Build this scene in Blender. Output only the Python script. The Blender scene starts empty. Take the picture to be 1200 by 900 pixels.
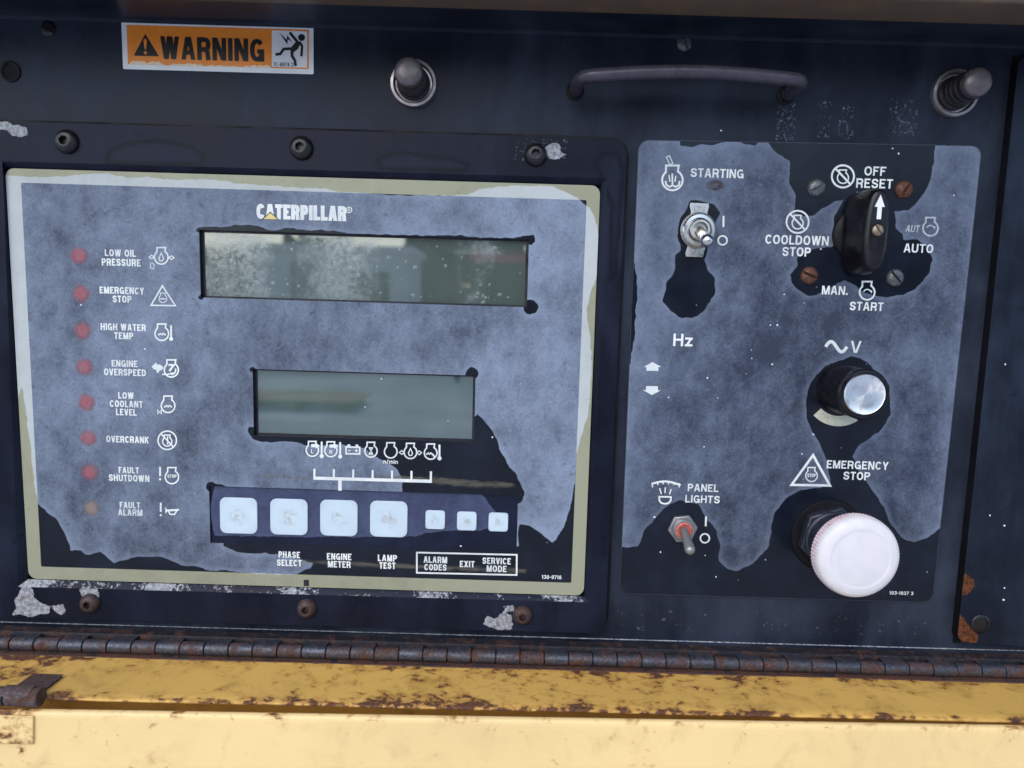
import bpy, bmesh, math, random
import numpy as np
from mathutils import Vector

random.seed(7)
SC = bpy.context.scene
COL = SC.collection
R = math.radians

# ------------------------------------------------------------------ camera
H = 1.30            # height of the lens above the ground, metres
D = 350.0           # millimetres from the lens to the black steel panel
F = 833.0           # focal length in photo pixels (1200 wide)
PITCH, YAW, ROLL = R(6.1), R(0.07), R(1.65)
FW = Vector((math.sin(YAW) * math.cos(PITCH), math.cos(YAW) * math.cos(PITCH), -math.sin(PITCH)))
r0 = Vector((math.cos(YAW), -math.sin(YAW), 0)); u0 = r0.cross(FW)
RT = math.cos(ROLL) * r0 + math.sin(ROLL) * u0
UP = -math.sin(ROLL) * r0 + math.cos(ROLL) * u0
cam = bpy.data.cameras.new('camera'); co = bpy.data.objects.new('camera', cam); COL.objects.link(co)
cam.sensor_width = 36; cam.lens = 36 * F / 1200; cam.clip_start = 0.01; cam.clip_end = 2000
from mathutils import Matrix
m = Matrix((RT, UP, -FW)).transposed().to_4x4(); m.translation = Vector((0, -D / 1000, H)); co.matrix_world = m
cam.dof.use_dof = True; cam.dof.focus_distance = 0.345; cam.dof.aperture_fstop = 9
SC.camera = co

# ------------------------------------------------------------------ sky, sun, exposure
SUN_EL, SUN_AZ = R(40), R(202)        # azimuth clockwise from +Y: behind the photographer, a little to the left
wd = bpy.data.worlds.new('World'); SC.world = wd; wd.use_nodes = True
wn = wd.node_tree
sky = wn.nodes.new('ShaderNodeTexSky'); sky.sky_type = 'NISHITA'; sky.sun_disc = False
sky.sun_elevation = SUN_EL; sky.sun_rotation = SUN_AZ; sky.air_density = 1.0; sky.dust_density = 1.0; sky.ozone_density = 1.1
bg = wn.nodes['Background']; bg.inputs['Strength'].default_value = 0.13
wn.links.new(sky.outputs[0], bg.inputs[0])
sl = bpy.data.lights.new('sun', 'SUN'); sl.energy = 0.7; sl.angle = R(60); sl.color = (1, 0.95, 0.88)
so = bpy.data.objects.new('sun', sl); COL.objects.link(so)
sd = Vector((math.sin(SUN_AZ) * math.cos(SUN_EL), math.cos(SUN_AZ) * math.cos(SUN_EL), math.sin(SUN_EL)))
so.rotation_euler = sd.to_track_quat('Z', 'Y').to_euler(); so.location = (0, -3, 4)
vs = SC.view_settings; vs.view_transform = 'Standard'; vs.look = 'None'; vs.gamma = 1; vs.exposure = 0.94
vs.use_curve_mapping = False
SC.cycles.use_denoising = True

# ------------------------------------------------------------------ photo pixel -> place on a plane d mm in front of the panel
def W(x, y, d=0.0):
    v = RT * ((x - 600) / F) + UP * ((450 - y) / F) + FW
    t = (D - d) / v.y
    return (v.x * t, v.z * t)
def mm(px, d=0.0): return px * (D - d) / F
def P3(u, v, d): return (u * .001, -d * .001, H + v * .001)

# ------------------------------------------------------------------ materials
def mk(name):
    m = bpy.data.materials.new(name); m.use_nodes = True
    return m, m.node_tree, m.node_tree.nodes['Principled BSDF']
def nd(nt, t, ins=None, **pr):
    n = nt.nodes.new(t)
    for k, v in pr.items(): setattr(n, k, v)
    for k, v in (ins or {}).items():
        if isinstance(v, bpy.types.NodeSocket): nt.links.new(v, n.inputs[k])
        else: n.inputs[k].default_value = v
    return n
def coords(nt, scale=(1, 1, 1)):
    c = nd(nt, 'ShaderNodeTexCoord').outputs['Object']
    return nd(nt, 'ShaderNodeMapping', {'Vector': c, 'Scale': scale}).outputs[0]
def noise(nt, c, s, det=4, rough=.55, dist=0): return nd(nt, 'ShaderNodeTexNoise', {'Vector': c, 'Scale': s, 'Detail': det, 'Roughness': rough, 'Distortion': dist}).outputs['Fac']
def mp(nt, v, a, b, c=0.0, d=1.0, smooth=True): return nd(nt, 'ShaderNodeMapRange', {'Value': v, 'From Min': a, 'From Max': b, 'To Min': c, 'To Max': d}, interpolation_type='SMOOTHSTEP' if smooth else 'LINEAR').outputs[0]
def mx(nt, f, a, b):
    n = nd(nt, 'ShaderNodeMix', data_type='RGBA')
    for i, v in ((0, f), (6, a), (7, b)):
        if isinstance(v, bpy.types.NodeSocket): nt.links.new(v, n.inputs[i])
        else: n.inputs[i].default_value = (*v, 1) if isinstance(v, tuple) else v
    return n.outputs[2]
def ma(nt, op, a, b=0.0): 
    n = nd(nt, 'ShaderNodeMath', operation=op)
    for i, v in ((0, a), (1, b)):
        if isinstance(v, bpy.types.NodeSocket): nt.links.new(v, n.inputs[i])
        else: n.inputs[i].default_value = v
    return n.outputs[0]
def attr(nt, name): return nd(nt, 'ShaderNodeAttribute', attribute_name=name).outputs['Fac']
def bump(nt, h, strength, dist): return nd(nt, 'ShaderNodeBump', {'Height': h, 'Strength': strength, 'Distance': dist}).outputs[0]
def setp(nt, bs, **k):
    for n, v in k.items():
        n = n.replace('_', ' ')
        if isinstance(v, bpy.types.NodeSocket): nt.links.new(v, bs.inputs[n])
        else: bs.inputs[n].default_value = (*v, 1) if isinstance(v, tuple) and len(v) == 3 else v
M = {}
def plain(name, col, rough=.5, metal=0.0, var=.25, scale=300, rv=.15, bmp=0.0, dirt=None, dirt_amt=.5, coat=0.0, spec=.5):
    m, nt, bs = mk(name); c = coords(nt)
    a = noise(nt, c, scale, 6); b = noise(nt, c, scale * .17, 5)
    lo = tuple(x * (1 - var) for x in col); hi = tuple(min(1, x * (1 + var)) for x in col)
    base = mx(nt, mp(nt, a, .3, .7), lo, hi)
    if dirt: base = mx(nt, mp(nt, ma(nt, 'ADD', ma(nt, 'MULTIPLY', a, .4), ma(nt, 'MULTIPLY', b, .6)), .5 - .12, .5 + .14, 0, dirt_amt), base, dirt)
    setp(nt, bs, Base_Color=base, Metallic=metal, Roughness=mp(nt, b, .3, .7, max(.03, rough - rv), rough + rv), Coat_Weight=coat)
    bs.inputs['Specular IOR Level'].default_value = spec
    if bmp: setp(nt, bs, Normal=bump(nt, a, bmp, .0005))
    M[name] = m
    return m

def overlay(name, dry_lo, dry_hi, wet, bdry, bwet, spots=1.0):
    """chalky sun-bleached film, with dark patches where water has wetted it through"""
    m, nt, bs = mk(name); c = coords(nt); g = coords(nt, (1, 1, .7))
    w = attr(nt, 'wet'); f = attr(nt, 'field')
    wob = ma(nt, 'MULTIPLY', ma(nt, 'SUBTRACT', noise(nt, c, 200, 3, .5), .5), 2.2)
    ws = ma(nt, 'ADD', w, wob)
    wm = mp(nt, ws, -.16, .22)
    cl = noise(nt, c, 11, 10, .62, .2); st = noise(nt, g, 95, 7, .68); fine = noise(nt, c, 900, 5, .7)
    k = ma(nt, 'ADD', ma(nt, 'MULTIPLY', cl, .46), ma(nt, 'ADD', ma(nt, 'MULTIPLY', st, .32), ma(nt, 'MULTIPLY', fine, .22)))
    k = ma(nt, 'ADD', k, ma(nt, 'MULTIPLY', attr(nt, 'bleach'), .068))
    dry = mx(nt, mp(nt, k, .39, .63, smooth=False), dry_lo, dry_hi)
    sp = noise(nt, c, 210, 5, .65, .15)
    dry = mx(nt, mp(nt, sp, .58, .74, 0, .5 * spots), dry, tuple(x * .42 for x in dry_lo))
    pits = noise(nt, c, 600, 3, .5)
    dry = mx(nt, mp(nt, pits, .71, .78, 0, .8 * spots), dry, tuple(x * .3 for x in dry_lo))
    dry = mx(nt, mp(nt, noise(nt, c, 1150, 2, .5), .735, .80, 0, .55), dry, tuple(min(1, x * 1.9) for x in dry_hi))
    rim = ma(nt, 'MULTIPLY', mp(nt, ws, -3.2, -.1), mp(nt, ws, .2, -.1))
    rot = nd(nt, 'ShaderNodeMapping', {'Vector': c, 'Rotation': (0, R(37), 0)}).outputs[0]
    wipe = noise(nt, nd(nt, 'ShaderNodeMapping', {'Vector': rot, 'Scale': (.06, 1, 1)}).outputs[0], 700, 4, .6)
    dry = mx(nt, mp(nt, wipe, .60, .72, 0, .22), dry, dry_hi)
    dry = mx(nt, ma(nt, 'MULTIPLY', rim, .28), dry, tuple(min(1, x * 1.12) for x in dry_hi))
    wc = mx(nt, mp(nt, noise(nt, c, 60, 6), .35, .75), wet, tuple(x * 2.0 for x in wet))
    wc = mx(nt, mp(nt, noise(nt, c, 1400, 2), .74, .8, 0, .5), wc, (.12, .13, .15))
    fld = mx(nt, wm, dry, wc)
    bd = mx(nt, mp(nt, k, .4, .62), tuple(x * .84 for x in bdry), bdry)
    bw = mx(nt, mp(nt, k, .35, .6), tuple(x * .8 for x in bwet), bwet)
    bord = mx(nt, wm, bd, bw)
    bord = mx(nt, mp(nt, noise(nt, c, 240, 5, .7), .62, .72, 0, .45), bord, (.12, .13, .10))
    gm = mp(nt, ma(nt, 'ADD', attr(nt, 'grime'), ma(nt, 'MULTIPLY', ma(nt, 'SUBTRACT', noise(nt, coords(nt, (.3, 1, 1)), 420, 6, .7), .5), 4.5)), -.9, 1.1, 0, .75)
    fld = mx(nt, gm, fld, (.125, .115, .085))
    fm = mp(nt, f, -.12, .12)
    setp(nt, bs, Base_Color=mx(nt, fm, bord, fld), Roughness=mx(nt, wm, (.62,) * 3, (.2,) * 3))
    setp(nt, bs, Normal=bump(nt, ma(nt, 'ADD', ma(nt, 'MULTIPLY', fine, .4), ma(nt, 'MULTIPLY', wm, -1.0)), .25, .00012))
    bs.inputs['Specular IOR Level'].default_value = .26
    M[name] = m
overlay('film_instrument', (.049, .062, .091), (.240, .288, .378), (.0052, .0068, .0122), (.50, .53, .52), (.33, .33, .225))
overlay('film_switch', (.031, .041, .067), (.175, .214, .294), (.0052, .0072, .0135), (.5, .5, .5), (.3, .3, .2), .7)
overlay('film_keypad', (.020, .027, .064), (.080, .097, .175), (.0045, .0065, .018), (.5, .5, .5), (.3, .3, .2), .3)

def black_paint(name, base=(.020, .023, .032), dust=(.060, .068, .092), rough=.38, dustiness=1.0):
    m, nt, bs = mk(name); c = coords(nt); g = coords(nt, (1, 1, .25))
    a = noise(nt, c, 14, 8, .6, .5); b = noise(nt, g, 60, 7, .65); fi = noise(nt, c, 1200, 4, .7)
    k = ma(nt, 'ADD', ma(nt, 'MULTIPLY', a, .55), ma(nt, 'ADD', ma(nt, 'MULTIPLY', b, .3), ma(nt, 'MULTIPLY', fi, .15)))
    col = mx(nt, mp(nt, k, .40, .66, 0, dustiness), base, dust)
    film = mp(nt, ma(nt, 'ADD', attr(nt, 'film'), ma(nt, 'MULTIPLY', ma(nt, 'SUBTRACT', noise(nt, c, 120, 4), .5), 3)), -1.6, .6)
    edge = ma(nt, 'MULTIPLY', film, ma(nt, 'SUBTRACT', 1.0, mp(nt, attr(nt, 'film'), 0, 2.6)))
    col = mx(nt, ma(nt, 'MULTIPLY', film, .35), col, dust)
    col = mx(nt, ma(nt, 'MULTIPLY', edge, .85), col, tuple(x * .45 for x in base))
    col = mx(nt, mp(nt, noise(nt, c, 800, 3, .5), .73, .79, 0, .35), col, (.16, .17, .19))
    col = mx(nt, mp(nt, noise(nt, c, 90, 6, .65, 1.0), .66, .74, 0, .7), col, tuple(x * .35 for x in base))
    # flaked paint down to grey metal (also the flange's painted glint), and rust, both with outlines of their own
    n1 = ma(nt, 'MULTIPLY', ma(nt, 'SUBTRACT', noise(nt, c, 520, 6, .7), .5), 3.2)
    ch = ma(nt, 'ADD', attr(nt, 'chip_or_glint'), n1)
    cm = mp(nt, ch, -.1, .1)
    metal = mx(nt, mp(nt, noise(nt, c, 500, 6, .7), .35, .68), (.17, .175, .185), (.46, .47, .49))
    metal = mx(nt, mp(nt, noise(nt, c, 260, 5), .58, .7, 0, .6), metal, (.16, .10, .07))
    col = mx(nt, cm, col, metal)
    rs = mp(nt, ma(nt, 'ADD', attr(nt, 'rust'), ma(nt, 'MULTIPLY', ma(nt, 'SUBTRACT', noise(nt, c, 300, 7, .7), .5), 5.0)), -.5, .7)
    rc = mx(nt, mp(nt, noise(nt, c, 420, 6, .7), .35, .65), (.045, .018, .010), (.17, .058, .022))
    col = mx(nt, rs, col, rc)
    rg = ma(nt, 'ADD', mp(nt, k, .4, .66, rough - .08, rough + .16), ma(nt, 'MULTIPLY', ma(nt, 'ADD', cm, rs), .22))
    setp(nt, bs, Base_Color=col, Roughness=rg); bs.inputs['Specular IOR Level'].default_value = .12
    setp(nt, bs, Normal=bump(nt, ma(nt, 'ADD', ma(nt, 'MULTIPLY', fi, .5), ma(nt, 'ADD', ma(nt, 'MULTIPLY', cm, -1.5), noise(nt, c, 140, 3))), .22, .0002))
    M[name] = m
black_paint('black_paint', (.011, .0140, .0235), (.035, .044, .066)); black_paint('black_bezel', (.0050, .0066, .0142), (.0145, .0185, .037), .34)
black_paint('black_side', (.008, .011, .019), (.024, .034, .056), .36)

def yellow_paint(name, base, rustlo, rustamt, dirt):
    m, nt, bs = mk(name); c = coords(nt); g = coords(nt, (.75, 1, 1))
    big = noise(nt, c, 9, 5, .5); md = noise(nt, c, 48, 7, .65, .6); sm = noise(nt, g, 210, 6, .65, .4); fi = noise(nt, c, 1500, 3)
    col = mx(nt, mp(nt, big, .3, .7), tuple(x * .90 for x in base), base)
    col = mx(nt, mp(nt, md, .46, .74, 0, dirt), col, (.34, .20, .055))
    col = mx(nt, mp(nt, sm, .64, .73, 0, .35), col, (.22, .15, .06))
    ra = attr(nt, 'rust')
    rk = ma(nt, 'ADD', ra, ma(nt, 'ADD', ma(nt, 'MULTIPLY', ma(nt, 'SUBTRACT', sm, .5), 11.0), ma(nt, 'MULTIPLY', ma(nt, 'SUBTRACT', md, .5), 9.0)))
    stain = mp(nt, rk, rustlo - 1.7, rustlo + .6, 0, .8)
    col = mx(nt, stain, col, (.42, .19, .040))
    rm = mp(nt, rk, rustlo - .15, rustlo + .9, 0, rustamt)
    rc = mx(nt, mp(nt, noise(nt, c, 600, 6, .7), .35, .65), (.030, .014, .012), (.17, .058, .022))
    col = mx(nt, rm, col, rc)
    setp(nt, bs, Base_Color=col, Roughness=mx(nt, rm, (.36,) * 3, (.8,) * 3))
    setp(nt, bs, Normal=bump(nt, ma(nt, 'ADD', ma(nt, 'MULTIPLY', rm, .8), ma(nt, 'ADD', md, ma(nt, 'MULTIPLY', fi, .2))), .3, .0004))
    M[name] = m
yellow_paint('yellow_door', (.93, .66, .29), 2.7, .9, .20)
yellow_paint('yellow_sill', (.78, .46, .11), 1.2, .95, .55)
yellow_paint('yellow_lip', (.125, .085, .058), 6.0, .5, .2)

def rusty(name, paint, lo=.42, hi=.56, metal=.25, rough=.45):
    m, nt, bs = mk(name); c = coords(nt)
    k = noise(nt, c, 170, 7, .68, .5); f = noise(nt, c, 900, 5, .7)
    rm = mp(nt, ma(nt, 'ADD', k, attr(nt, 'rust')), lo, hi)
    pc = mx(nt, mp(nt, f, .35, .7), tuple(x * .6 for x in paint), tuple(x * 1.5 for x in paint))
    rc = mx(nt, mp(nt, f, .3, .7), (.030, .013, .010), (.115, .042, .022))
    setp(nt, bs, Base_Color=mx(nt, rm, pc, rc), Metallic=mx(nt, rm, (metal,) * 3, (0,) * 3), Roughness=mx(nt, rm, (rough,) * 3, (.85,) * 3))
    setp(nt, bs, Normal=bump(nt, ma(nt, 'ADD', k, ma(nt, 'MULTIPLY', f, .5)), .5, .0004))
    M[name] = m
rusty('knuckle_steel', (.060, .068, .088), .52, .80, .5, .34)
rusty('hinge_rust', (.018, .018, .024), .42, .66, .1, .5)
rusty('strap_rust', (.10, .075, .07), .38, .62, .3, .45)
rusty('screw_black', (.010, .0095, .012), .60, .80, .1, .30)
rusty('screw_brown', (.055, .034, .032), .45, .75, .2, .5)
rusty('screw_rust', (.13, .05, .03), .42, .66, .3, .45)
rusty('screw_brass', (.30, .23, .17), .55, .8, .6, .4)
rusty('screw_grey', (.13, .135, .14), .58, .78, .6, .42)
def printmat():
    m, nt, bs = mk('print_white'); c = coords(nt)
    a = noise(nt, c, 45, 6, .6); f = noise(nt, c, 1100, 4, .7)
    col = mx(nt, mp(nt, a, .35, .68), (.80, .82, .78), (.60, .63, .63))
    col = mx(nt, mp(nt, ma(nt, 'ADD', ma(nt, 'MULTIPLY', f, .6), ma(nt, 'MULTIPLY', a, .4)), .56, .68, 0, .6), col, (.30, .34, .39))
    setp(nt, bs, Base_Color=col, Roughness=.5); M['print_white'] = m
printmat()
plain('print_cream', (.60, .59, .46), .5, var=.12, scale=500)
plain('print_grey', (.40, .43, .47), .5, var=.2, scale=900)
plain('print_yellow', (.72, .55, .22), .5, var=.1, scale=500)
def keymat():
    m, nt, bs = mk('key_white'); c = coords(nt)
    gco = nd(nt, 'ShaderNodeTexCoord').outputs['Generated']
    dv = nd(nt, 'ShaderNodeVectorMath', {0: gco, 1: (.5, .5, .5)}, operation='SUBTRACT').outputs[0]
    dv = nd(nt, 'ShaderNodeVectorMath', {0: dv, 1: (1, 0, 1)}, operation='MULTIPLY').outputs[0]
    ln = nd(nt, 'ShaderNodeVectorMath', {0: dv}, operation='LENGTH').outputs['Value']
    n = noise(nt, c, 420, 6, .7); b = noise(nt, c, 60, 4)
    wear = ma(nt, 'MULTIPLY', mp(nt, ln, .34, .06), mp(nt, n, .42, .66))
    base = mx(nt, mp(nt, b, .3, .7), (.53, .63, .70), (.58, .69, .75))
    base = mx(nt, ma(nt, 'MULTIPLY', wear, .75), base, (.34, .32, .28))
    base = mx(nt, mp(nt, ln, .42, .62, 0, .35), base, (.42, .50, .58))
    setp(nt, bs, Base_Color=base, Roughness=.42); M['key_white'] = m
keymat()
plain('window_edge', (.010, .011, .018), .35, var=.3)
plain('rubber_or_shade', (.005, .005, .0075), .6, var=.3, spec=.25)
plain('knob_black', (.005, .0045, .007), .34, var=.4, scale=400, dirt=(.010, .009, .014), dirt_amt=.4, spec=.35)
plain('collar_grey', (.020, .024, .038), .38, var=.3, scale=200)
plain('estop_white', (.70, .68, .685), .42, var=.035, scale=120, dirt=(.78, .70, .71), dirt_amt=.5, bmp=.05)
plain('estop_pink', (.74, .50, .53), .5, var=.2, scale=220, dirt=(.8, .74, .74), dirt_amt=.7)
plain('chrome', (.72, .70, .67), .26, 1.0, var=.1, scale=500, dirt=(.25, .22, .2), dirt_amt=.35)
plain('dull_steel', (.36, .35, .36), .42, .8, var=.2, scale=500, dirt=(.16, .13, .12), dirt_amt=.45)
plain('lever_grey', (.30, .29, .27), .38, .5, var=.15, scale=400, dirt=(.16, .15, .14))
plain('red_seal', (.62, .10, .06), .45, var=.25, scale=900, dirt=(.4, .25, .22), dirt_amt=.4)
plain('stud_grey', (.135, .115, .118), .42, .45, var=.2, scale=500, dirt=(.08, .07, .075), dirt_amt=.6)
plain('stud_dark', (.030, .027, .032), .45, .3, var=.3, scale=500)
plain('ring_steel', (.40, .36, .37), .36, .8, var=.25, scale=400, dirt=(.12, .10, .10), dirt_amt=.6)
plain('handle_grey', (.052, .046, .062), .38, .1, var=.15, scale=300, dirt=(.07, .065, .09), dirt_amt=.4)
plain('sticker_white', (.84, .84, .84), .42, var=.04, scale=300, dirt=(.6, .61, .62), dirt_amt=.3)
plain('sticker_orange', (.92, .27, .028), .4, var=.05, scale=200, dirt=(.84, .26, .04), dirt_amt=.4)
plain('sticker_peel', (.86, .66, .46), .5, var=.1, scale=500)
plain('sticker_black', (.010, .009, .011), .45, var=.2)
plain('speck', (.85, .87, .9), .3, var=.03)
plain('bare_gap', (.10, .075, .030), .7, var=.35, scale=90)
plain('snowy_yard', (.62, .63, .66), .8, var=.2, scale=3, dirt=(.34, .33, .32), dirt_amt=.7)
def capmat():
    m, nt, bs = mk('spun_aluminium'); c = coords(nt)
    n = noise(nt, c, 220, 5, .6)
    setp(nt, bs, Base_Color=mx(nt, mp(nt, n, .5, .72), (.86, .87, .89), (.55, .56, .58)), Metallic=1.0, Roughness=mp(nt, n, .3, .7, .26, .42), Anisotropic=.8)
    tg = nd(nt, 'ShaderNodeTangent', direction_type='RADIAL', axis='Y').outputs[0]
    setp(nt, bs, Tangent=tg); M['spun_aluminium'] = m
capmat()
def lampmat(name, col):
    m, nt, bs = mk(name); c = coords(nt)
    k = noise(nt, c, 420, 5, .65)
    setp(nt, bs, Base_Color=mx(nt, mp(nt, k, .35, .7), col, tuple(x * .6 + .10 for x in col)), Roughness=.55)
    al = mp(nt, ma(nt, 'ADD', attr(nt, 'fade'), ma(nt, 'MULTIPLY', ma(nt, 'SUBTRACT', k, .5), .5)), 1.04, .35, 0, .80)
    setp(nt, bs, Alpha=al); M[name] = m
lampmat('lamp_red', (.36, .085, .115)); lampmat('lamp_amber', (.30, .205, .155)); lampmat('lamp_purple', (.035, .014, .035))
def lcd(name, col, dew):
    m, nt, bs = mk(name); c = coords(nt)
    k = noise(nt, c, 30, 4); f = noise(nt, c, 500, 5, .7)
    base = mx(nt, mp(nt, k, .3, .7), tuple(x * .9 for x in col), tuple(x * 1.1 for x in col))
    fog = ma(nt, 'MULTIPLY', mp(nt, ma(nt, 'ADD', attr(nt, 'dew'), ma(nt, 'MULTIPLY', ma(nt, 'SUBTRACT', noise(nt, c, 110, 5, .6), .5), 1.1)), .35, .8), mp(nt, f, .35, .65, .35, 1.0))
    base = mx(nt, ma(nt, 'MULTIPLY', fog, .24 * dew), base, (.52, .59, .58))
    setp(nt, bs, Base_Color=base, Roughness=mp(nt, fog, 0, 1, .025, .25), Coat_Weight=1.0, Coat_Roughness=mp(nt, fog, 0, 1, .0, .12))
    bs.inputs['Coat IOR'].default_value = 2.2
    setp(nt, bs, Normal=bump(nt, ma(nt, 'MULTIPLY', f, fog), .35, .0003)); M[name] = m
lcd('lcd_wet', (.088, .112, .100), 1.0); lcd('lcd', (.062, .102, .094), .0)
def water():
    m, nt, bs = mk('water_drop')
    setp(nt, bs, Base_Color=(.30, .36, .46), Roughness=.03, Alpha=.15); bs.inputs['IOR'].default_value = 1.5
    bs.inputs['Coat Weight'].default_value = 1; M['water_drop'] = m
water()
def bead():
    m, nt, bs = mk('bead')
    setp(nt, bs, Base_Color=(.55, .62, .64), Roughness=.02, Alpha=.20); bs.inputs['IOR'].default_value = 1.7; bs.inputs['Coat Weight'].default_value = 1
    M['bead'] = m
bead()

# ------------------------------------------------------------------ mesh helpers; a shape is (verts (u,v,d in mm), faces)
def obj(name, g, mat, parent=None, smooth=None, bev=0.0, attrs=None, kind=None):
    vs_, fs = g
    off = parent_loc(parent)
    me = bpy.data.meshes.new(name)
    pts = [(u * .001 - off[0], -d * .001 - off[1], H + v * .001 - off[2]) for u, v, d in vs_]
    me.from_pydata(pts, [], fs); me.validate()
    bm = bmesh.new(); bm.from_mesh(me); 
    if not attrs:
        bmesh.ops.remove_doubles(bm, verts=bm.verts, dist=1e-7)
    bm.to_mesh(me); bm.free()
    for k, a in (attrs or {}).items():
        at = me.attributes.new(k, 'FLOAT', 'POINT'); at.data.foreach_set('value', np.asarray(a, dtype=np.float32))
    me.materials.append(M[mat] if isinstance(mat, str) else mat)
    o = bpy.data.objects.new(name, me); COL.objects.link(o)
    if smooth:
        me.polygons.foreach_set('use_smooth', [True] * len(me.polygons)); me.set_sharp_from_angle(angle=R(smooth))
    if bev:
        b = o.modifiers.new('bevel', 'BEVEL'); b.width = bev * .001; b.segments = 2; b.limit_method = 'ANGLE'; b.angle_limit = R(35)
        if not smooth:
            me.polygons.foreach_set('use_smooth', [True] * len(me.polygons)); me.set_sharp_from_angle(angle=R(30))
    if parent: o.parent = parent
    else: o.location = (0, 0, 0)
    if kind: o['kind'] = kind
    return o
def parent_loc(p):
    v = Vector((0, 0, 0))
    while p: v = v + p.location; p = p.parent
    return v
def thing(name, label, cat, u, v, d=0.0, group=None):
    o = bpy.data.objects.new(name, None); COL.objects.link(o); o.location = P3(u, v, d); o.empty_display_size = .005
    o['label'] = label; o['category'] = cat
    if group: o['group'] = group
    return o
def tag(o, label, cat, group=None):
    o['label'] = label; o['category'] = cat
    if group: o['group'] = group
    return o
def join(*gs):
    V, Fc = [], []
    for v, f in gs:
        n = len(V); V += list(v); Fc += [tuple(i + n for i in q) for q in f]
    return V, Fc
def prism(poly, d0, d1, back=True):
    n = len(poly); area = sum(poly[i][0] * poly[(i + 1) % n][1] - poly[(i + 1) % n][0] * poly[i][1] for i in range(n))
    if area < 0: poly = poly[::-1]
    V = [(u, v, d0) for u, v in poly] + [(u, v, d1) for u, v in poly]
    Fc = [(i, (i + 1) % n, n + (i + 1) % n, n + i) for i in range(n)] + [tuple(range(n, 2 * n))]
    if back: Fc.append(tuple(range(n - 1, -1, -1)))
    return V, Fc
def flat(poly, d):
    n = len(poly); area = sum(poly[i][0] * poly[(i + 1) % n][1] - poly[(i + 1) % n][0] * poly[i][1] for i in range(n))
    if area < 0: poly = poly[::-1]
    return [(u, v, d) for u, v in poly], [tuple(range(n))]
def circ(c, r, n=32, a0=0.0, a1=2 * math.pi, rv=None, closed=True):
    k = n if closed else n + 1
    return [(c[0] + r * math.cos(a0 + (a1 - a0) * i / n), c[1] + (rv or r) * math.sin(a0 + (a1 - a0) * i / n)) for i in range(k)]
def rrect(c0, c1, r, n=5):
    (x0, y0), (x1, y1) = c0, c1; out = []
    for cx, cy, a in ((x1 - r, y1 - r, 0), (x0 + r, y1 - r, 90), (x0 + r, y0 + r, 180), (x1 - r, y0 + r, 270)):
        out += [(cx + r * math.cos(R(a + 90 * i / n)), cy + r * math.sin(R(a + 90 * i / n))) for i in range(n + 1)]
    return out
def rquad(q, r, n=6):
    """quad (TL,TR,BR,BL in mm) with rounded corners"""
    out = []
    for i in range(4):
        p = Vector(q[i]); a = (Vector(q[i - 1]) - p).normalized(); b = (Vector(q[(i + 1) % 4]) - p).normalized()
        s, e, c = p + a * r, p + b * r, p + a * r + b * r
        for k in range(n + 1):
            t = k / n * math.pi / 2
            x = c + (-b * r) * math.cos(t) + (-a * r) * math.sin(t); out.append((x.x, x.y))
    return out
def lathe(c, prof, n=48, mod=None, tilt=(0, 0)):
    V, Fc = [], []
    for j, p in enumerate(prof):
        r, d = p[0], p[1]
        for i in range(n):
            k = 1.0
            if len(p) > 2 and p[2]: k = 1 + p[2] * (1 if i % 2 else -1)
            a = 2 * math.pi * i / n
            V.append((c[0] + r * k * math.cos(a) + tilt[0] * d, c[1] + r * k * math.sin(a) + tilt[1] * d, d))
    for j in range(len(prof) - 1):
        for i in range(n):
            a, b = j * n + i, j * n + (i + 1) % n
            Fc.append((a, b, b + n, a + n))
    Fc.append(tuple(range((len(prof) - 1) * n, len(prof) * n)))
    return V, Fc
def tube(path, rad, n=16, caps=True):
    V, Fc = [], []; pts = [Vector(p) for p in path]
    prev = None
    for i, p in enumerate(pts):
        t = (pts[min(i + 1, len(pts) - 1)] - pts[max(i - 1, 0)]).normalized()
        a = prev - t * prev.dot(t) if prev else t.orthogonal()
        a.normalize(); b = t.cross(a); prev = a
        r = rad[i] if isinstance(rad, (list, tuple)) else rad
        V += [tuple(p + a * r * math.cos(2 * math.pi * k / n) + b * r * math.sin(2 * math.pi * k / n)) for k in range(n)]
    for i in range(len(pts) - 1):
        for k in range(n):
            a, b = i * n + k, i * n + (k + 1) % n
            Fc.append((a, b, b + n, a + n))
    if caps: Fc += [tuple(range(n - 1, -1, -1)), tuple(range((len(pts) - 1) * n, len(pts) * n))]
    return V, Fc
def ribbon(pts, w, d, closed=False):
    pts = [Vector(p) for p in pts]; n = len(pts); V, Fc = [], []
    for i, p in enumerate(pts):
        a = pts[i - 1] if (i or closed) else None; b = pts[(i + 1) % n] if (i < n - 1 or closed) else None
        ta = (p - a).normalized() if a is not None else None; tb = (b - p).normalized() if b is not None else None
        t = (ta + tb) if (ta is not None and tb is not None) else (ta if ta is not None else tb)
        if t.length < 1e-6: t = ta
        t = t.normalized(); nr = Vector((-t.y, t.x)); s = 1.0
        if ta is not None and tb is not None: s = 1 / max(.5, abs(t.dot(ta)))
        V += [(*(p - nr * w / 2 * s), d), (*(p + nr * w / 2 * s), d)]
    for i in range(n if closed else n - 1):
        j = (i + 1) % n; Fc.append((2 * i, 2 * j, 2 * j + 1, 2 * i + 1))
    return V, Fc
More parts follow.
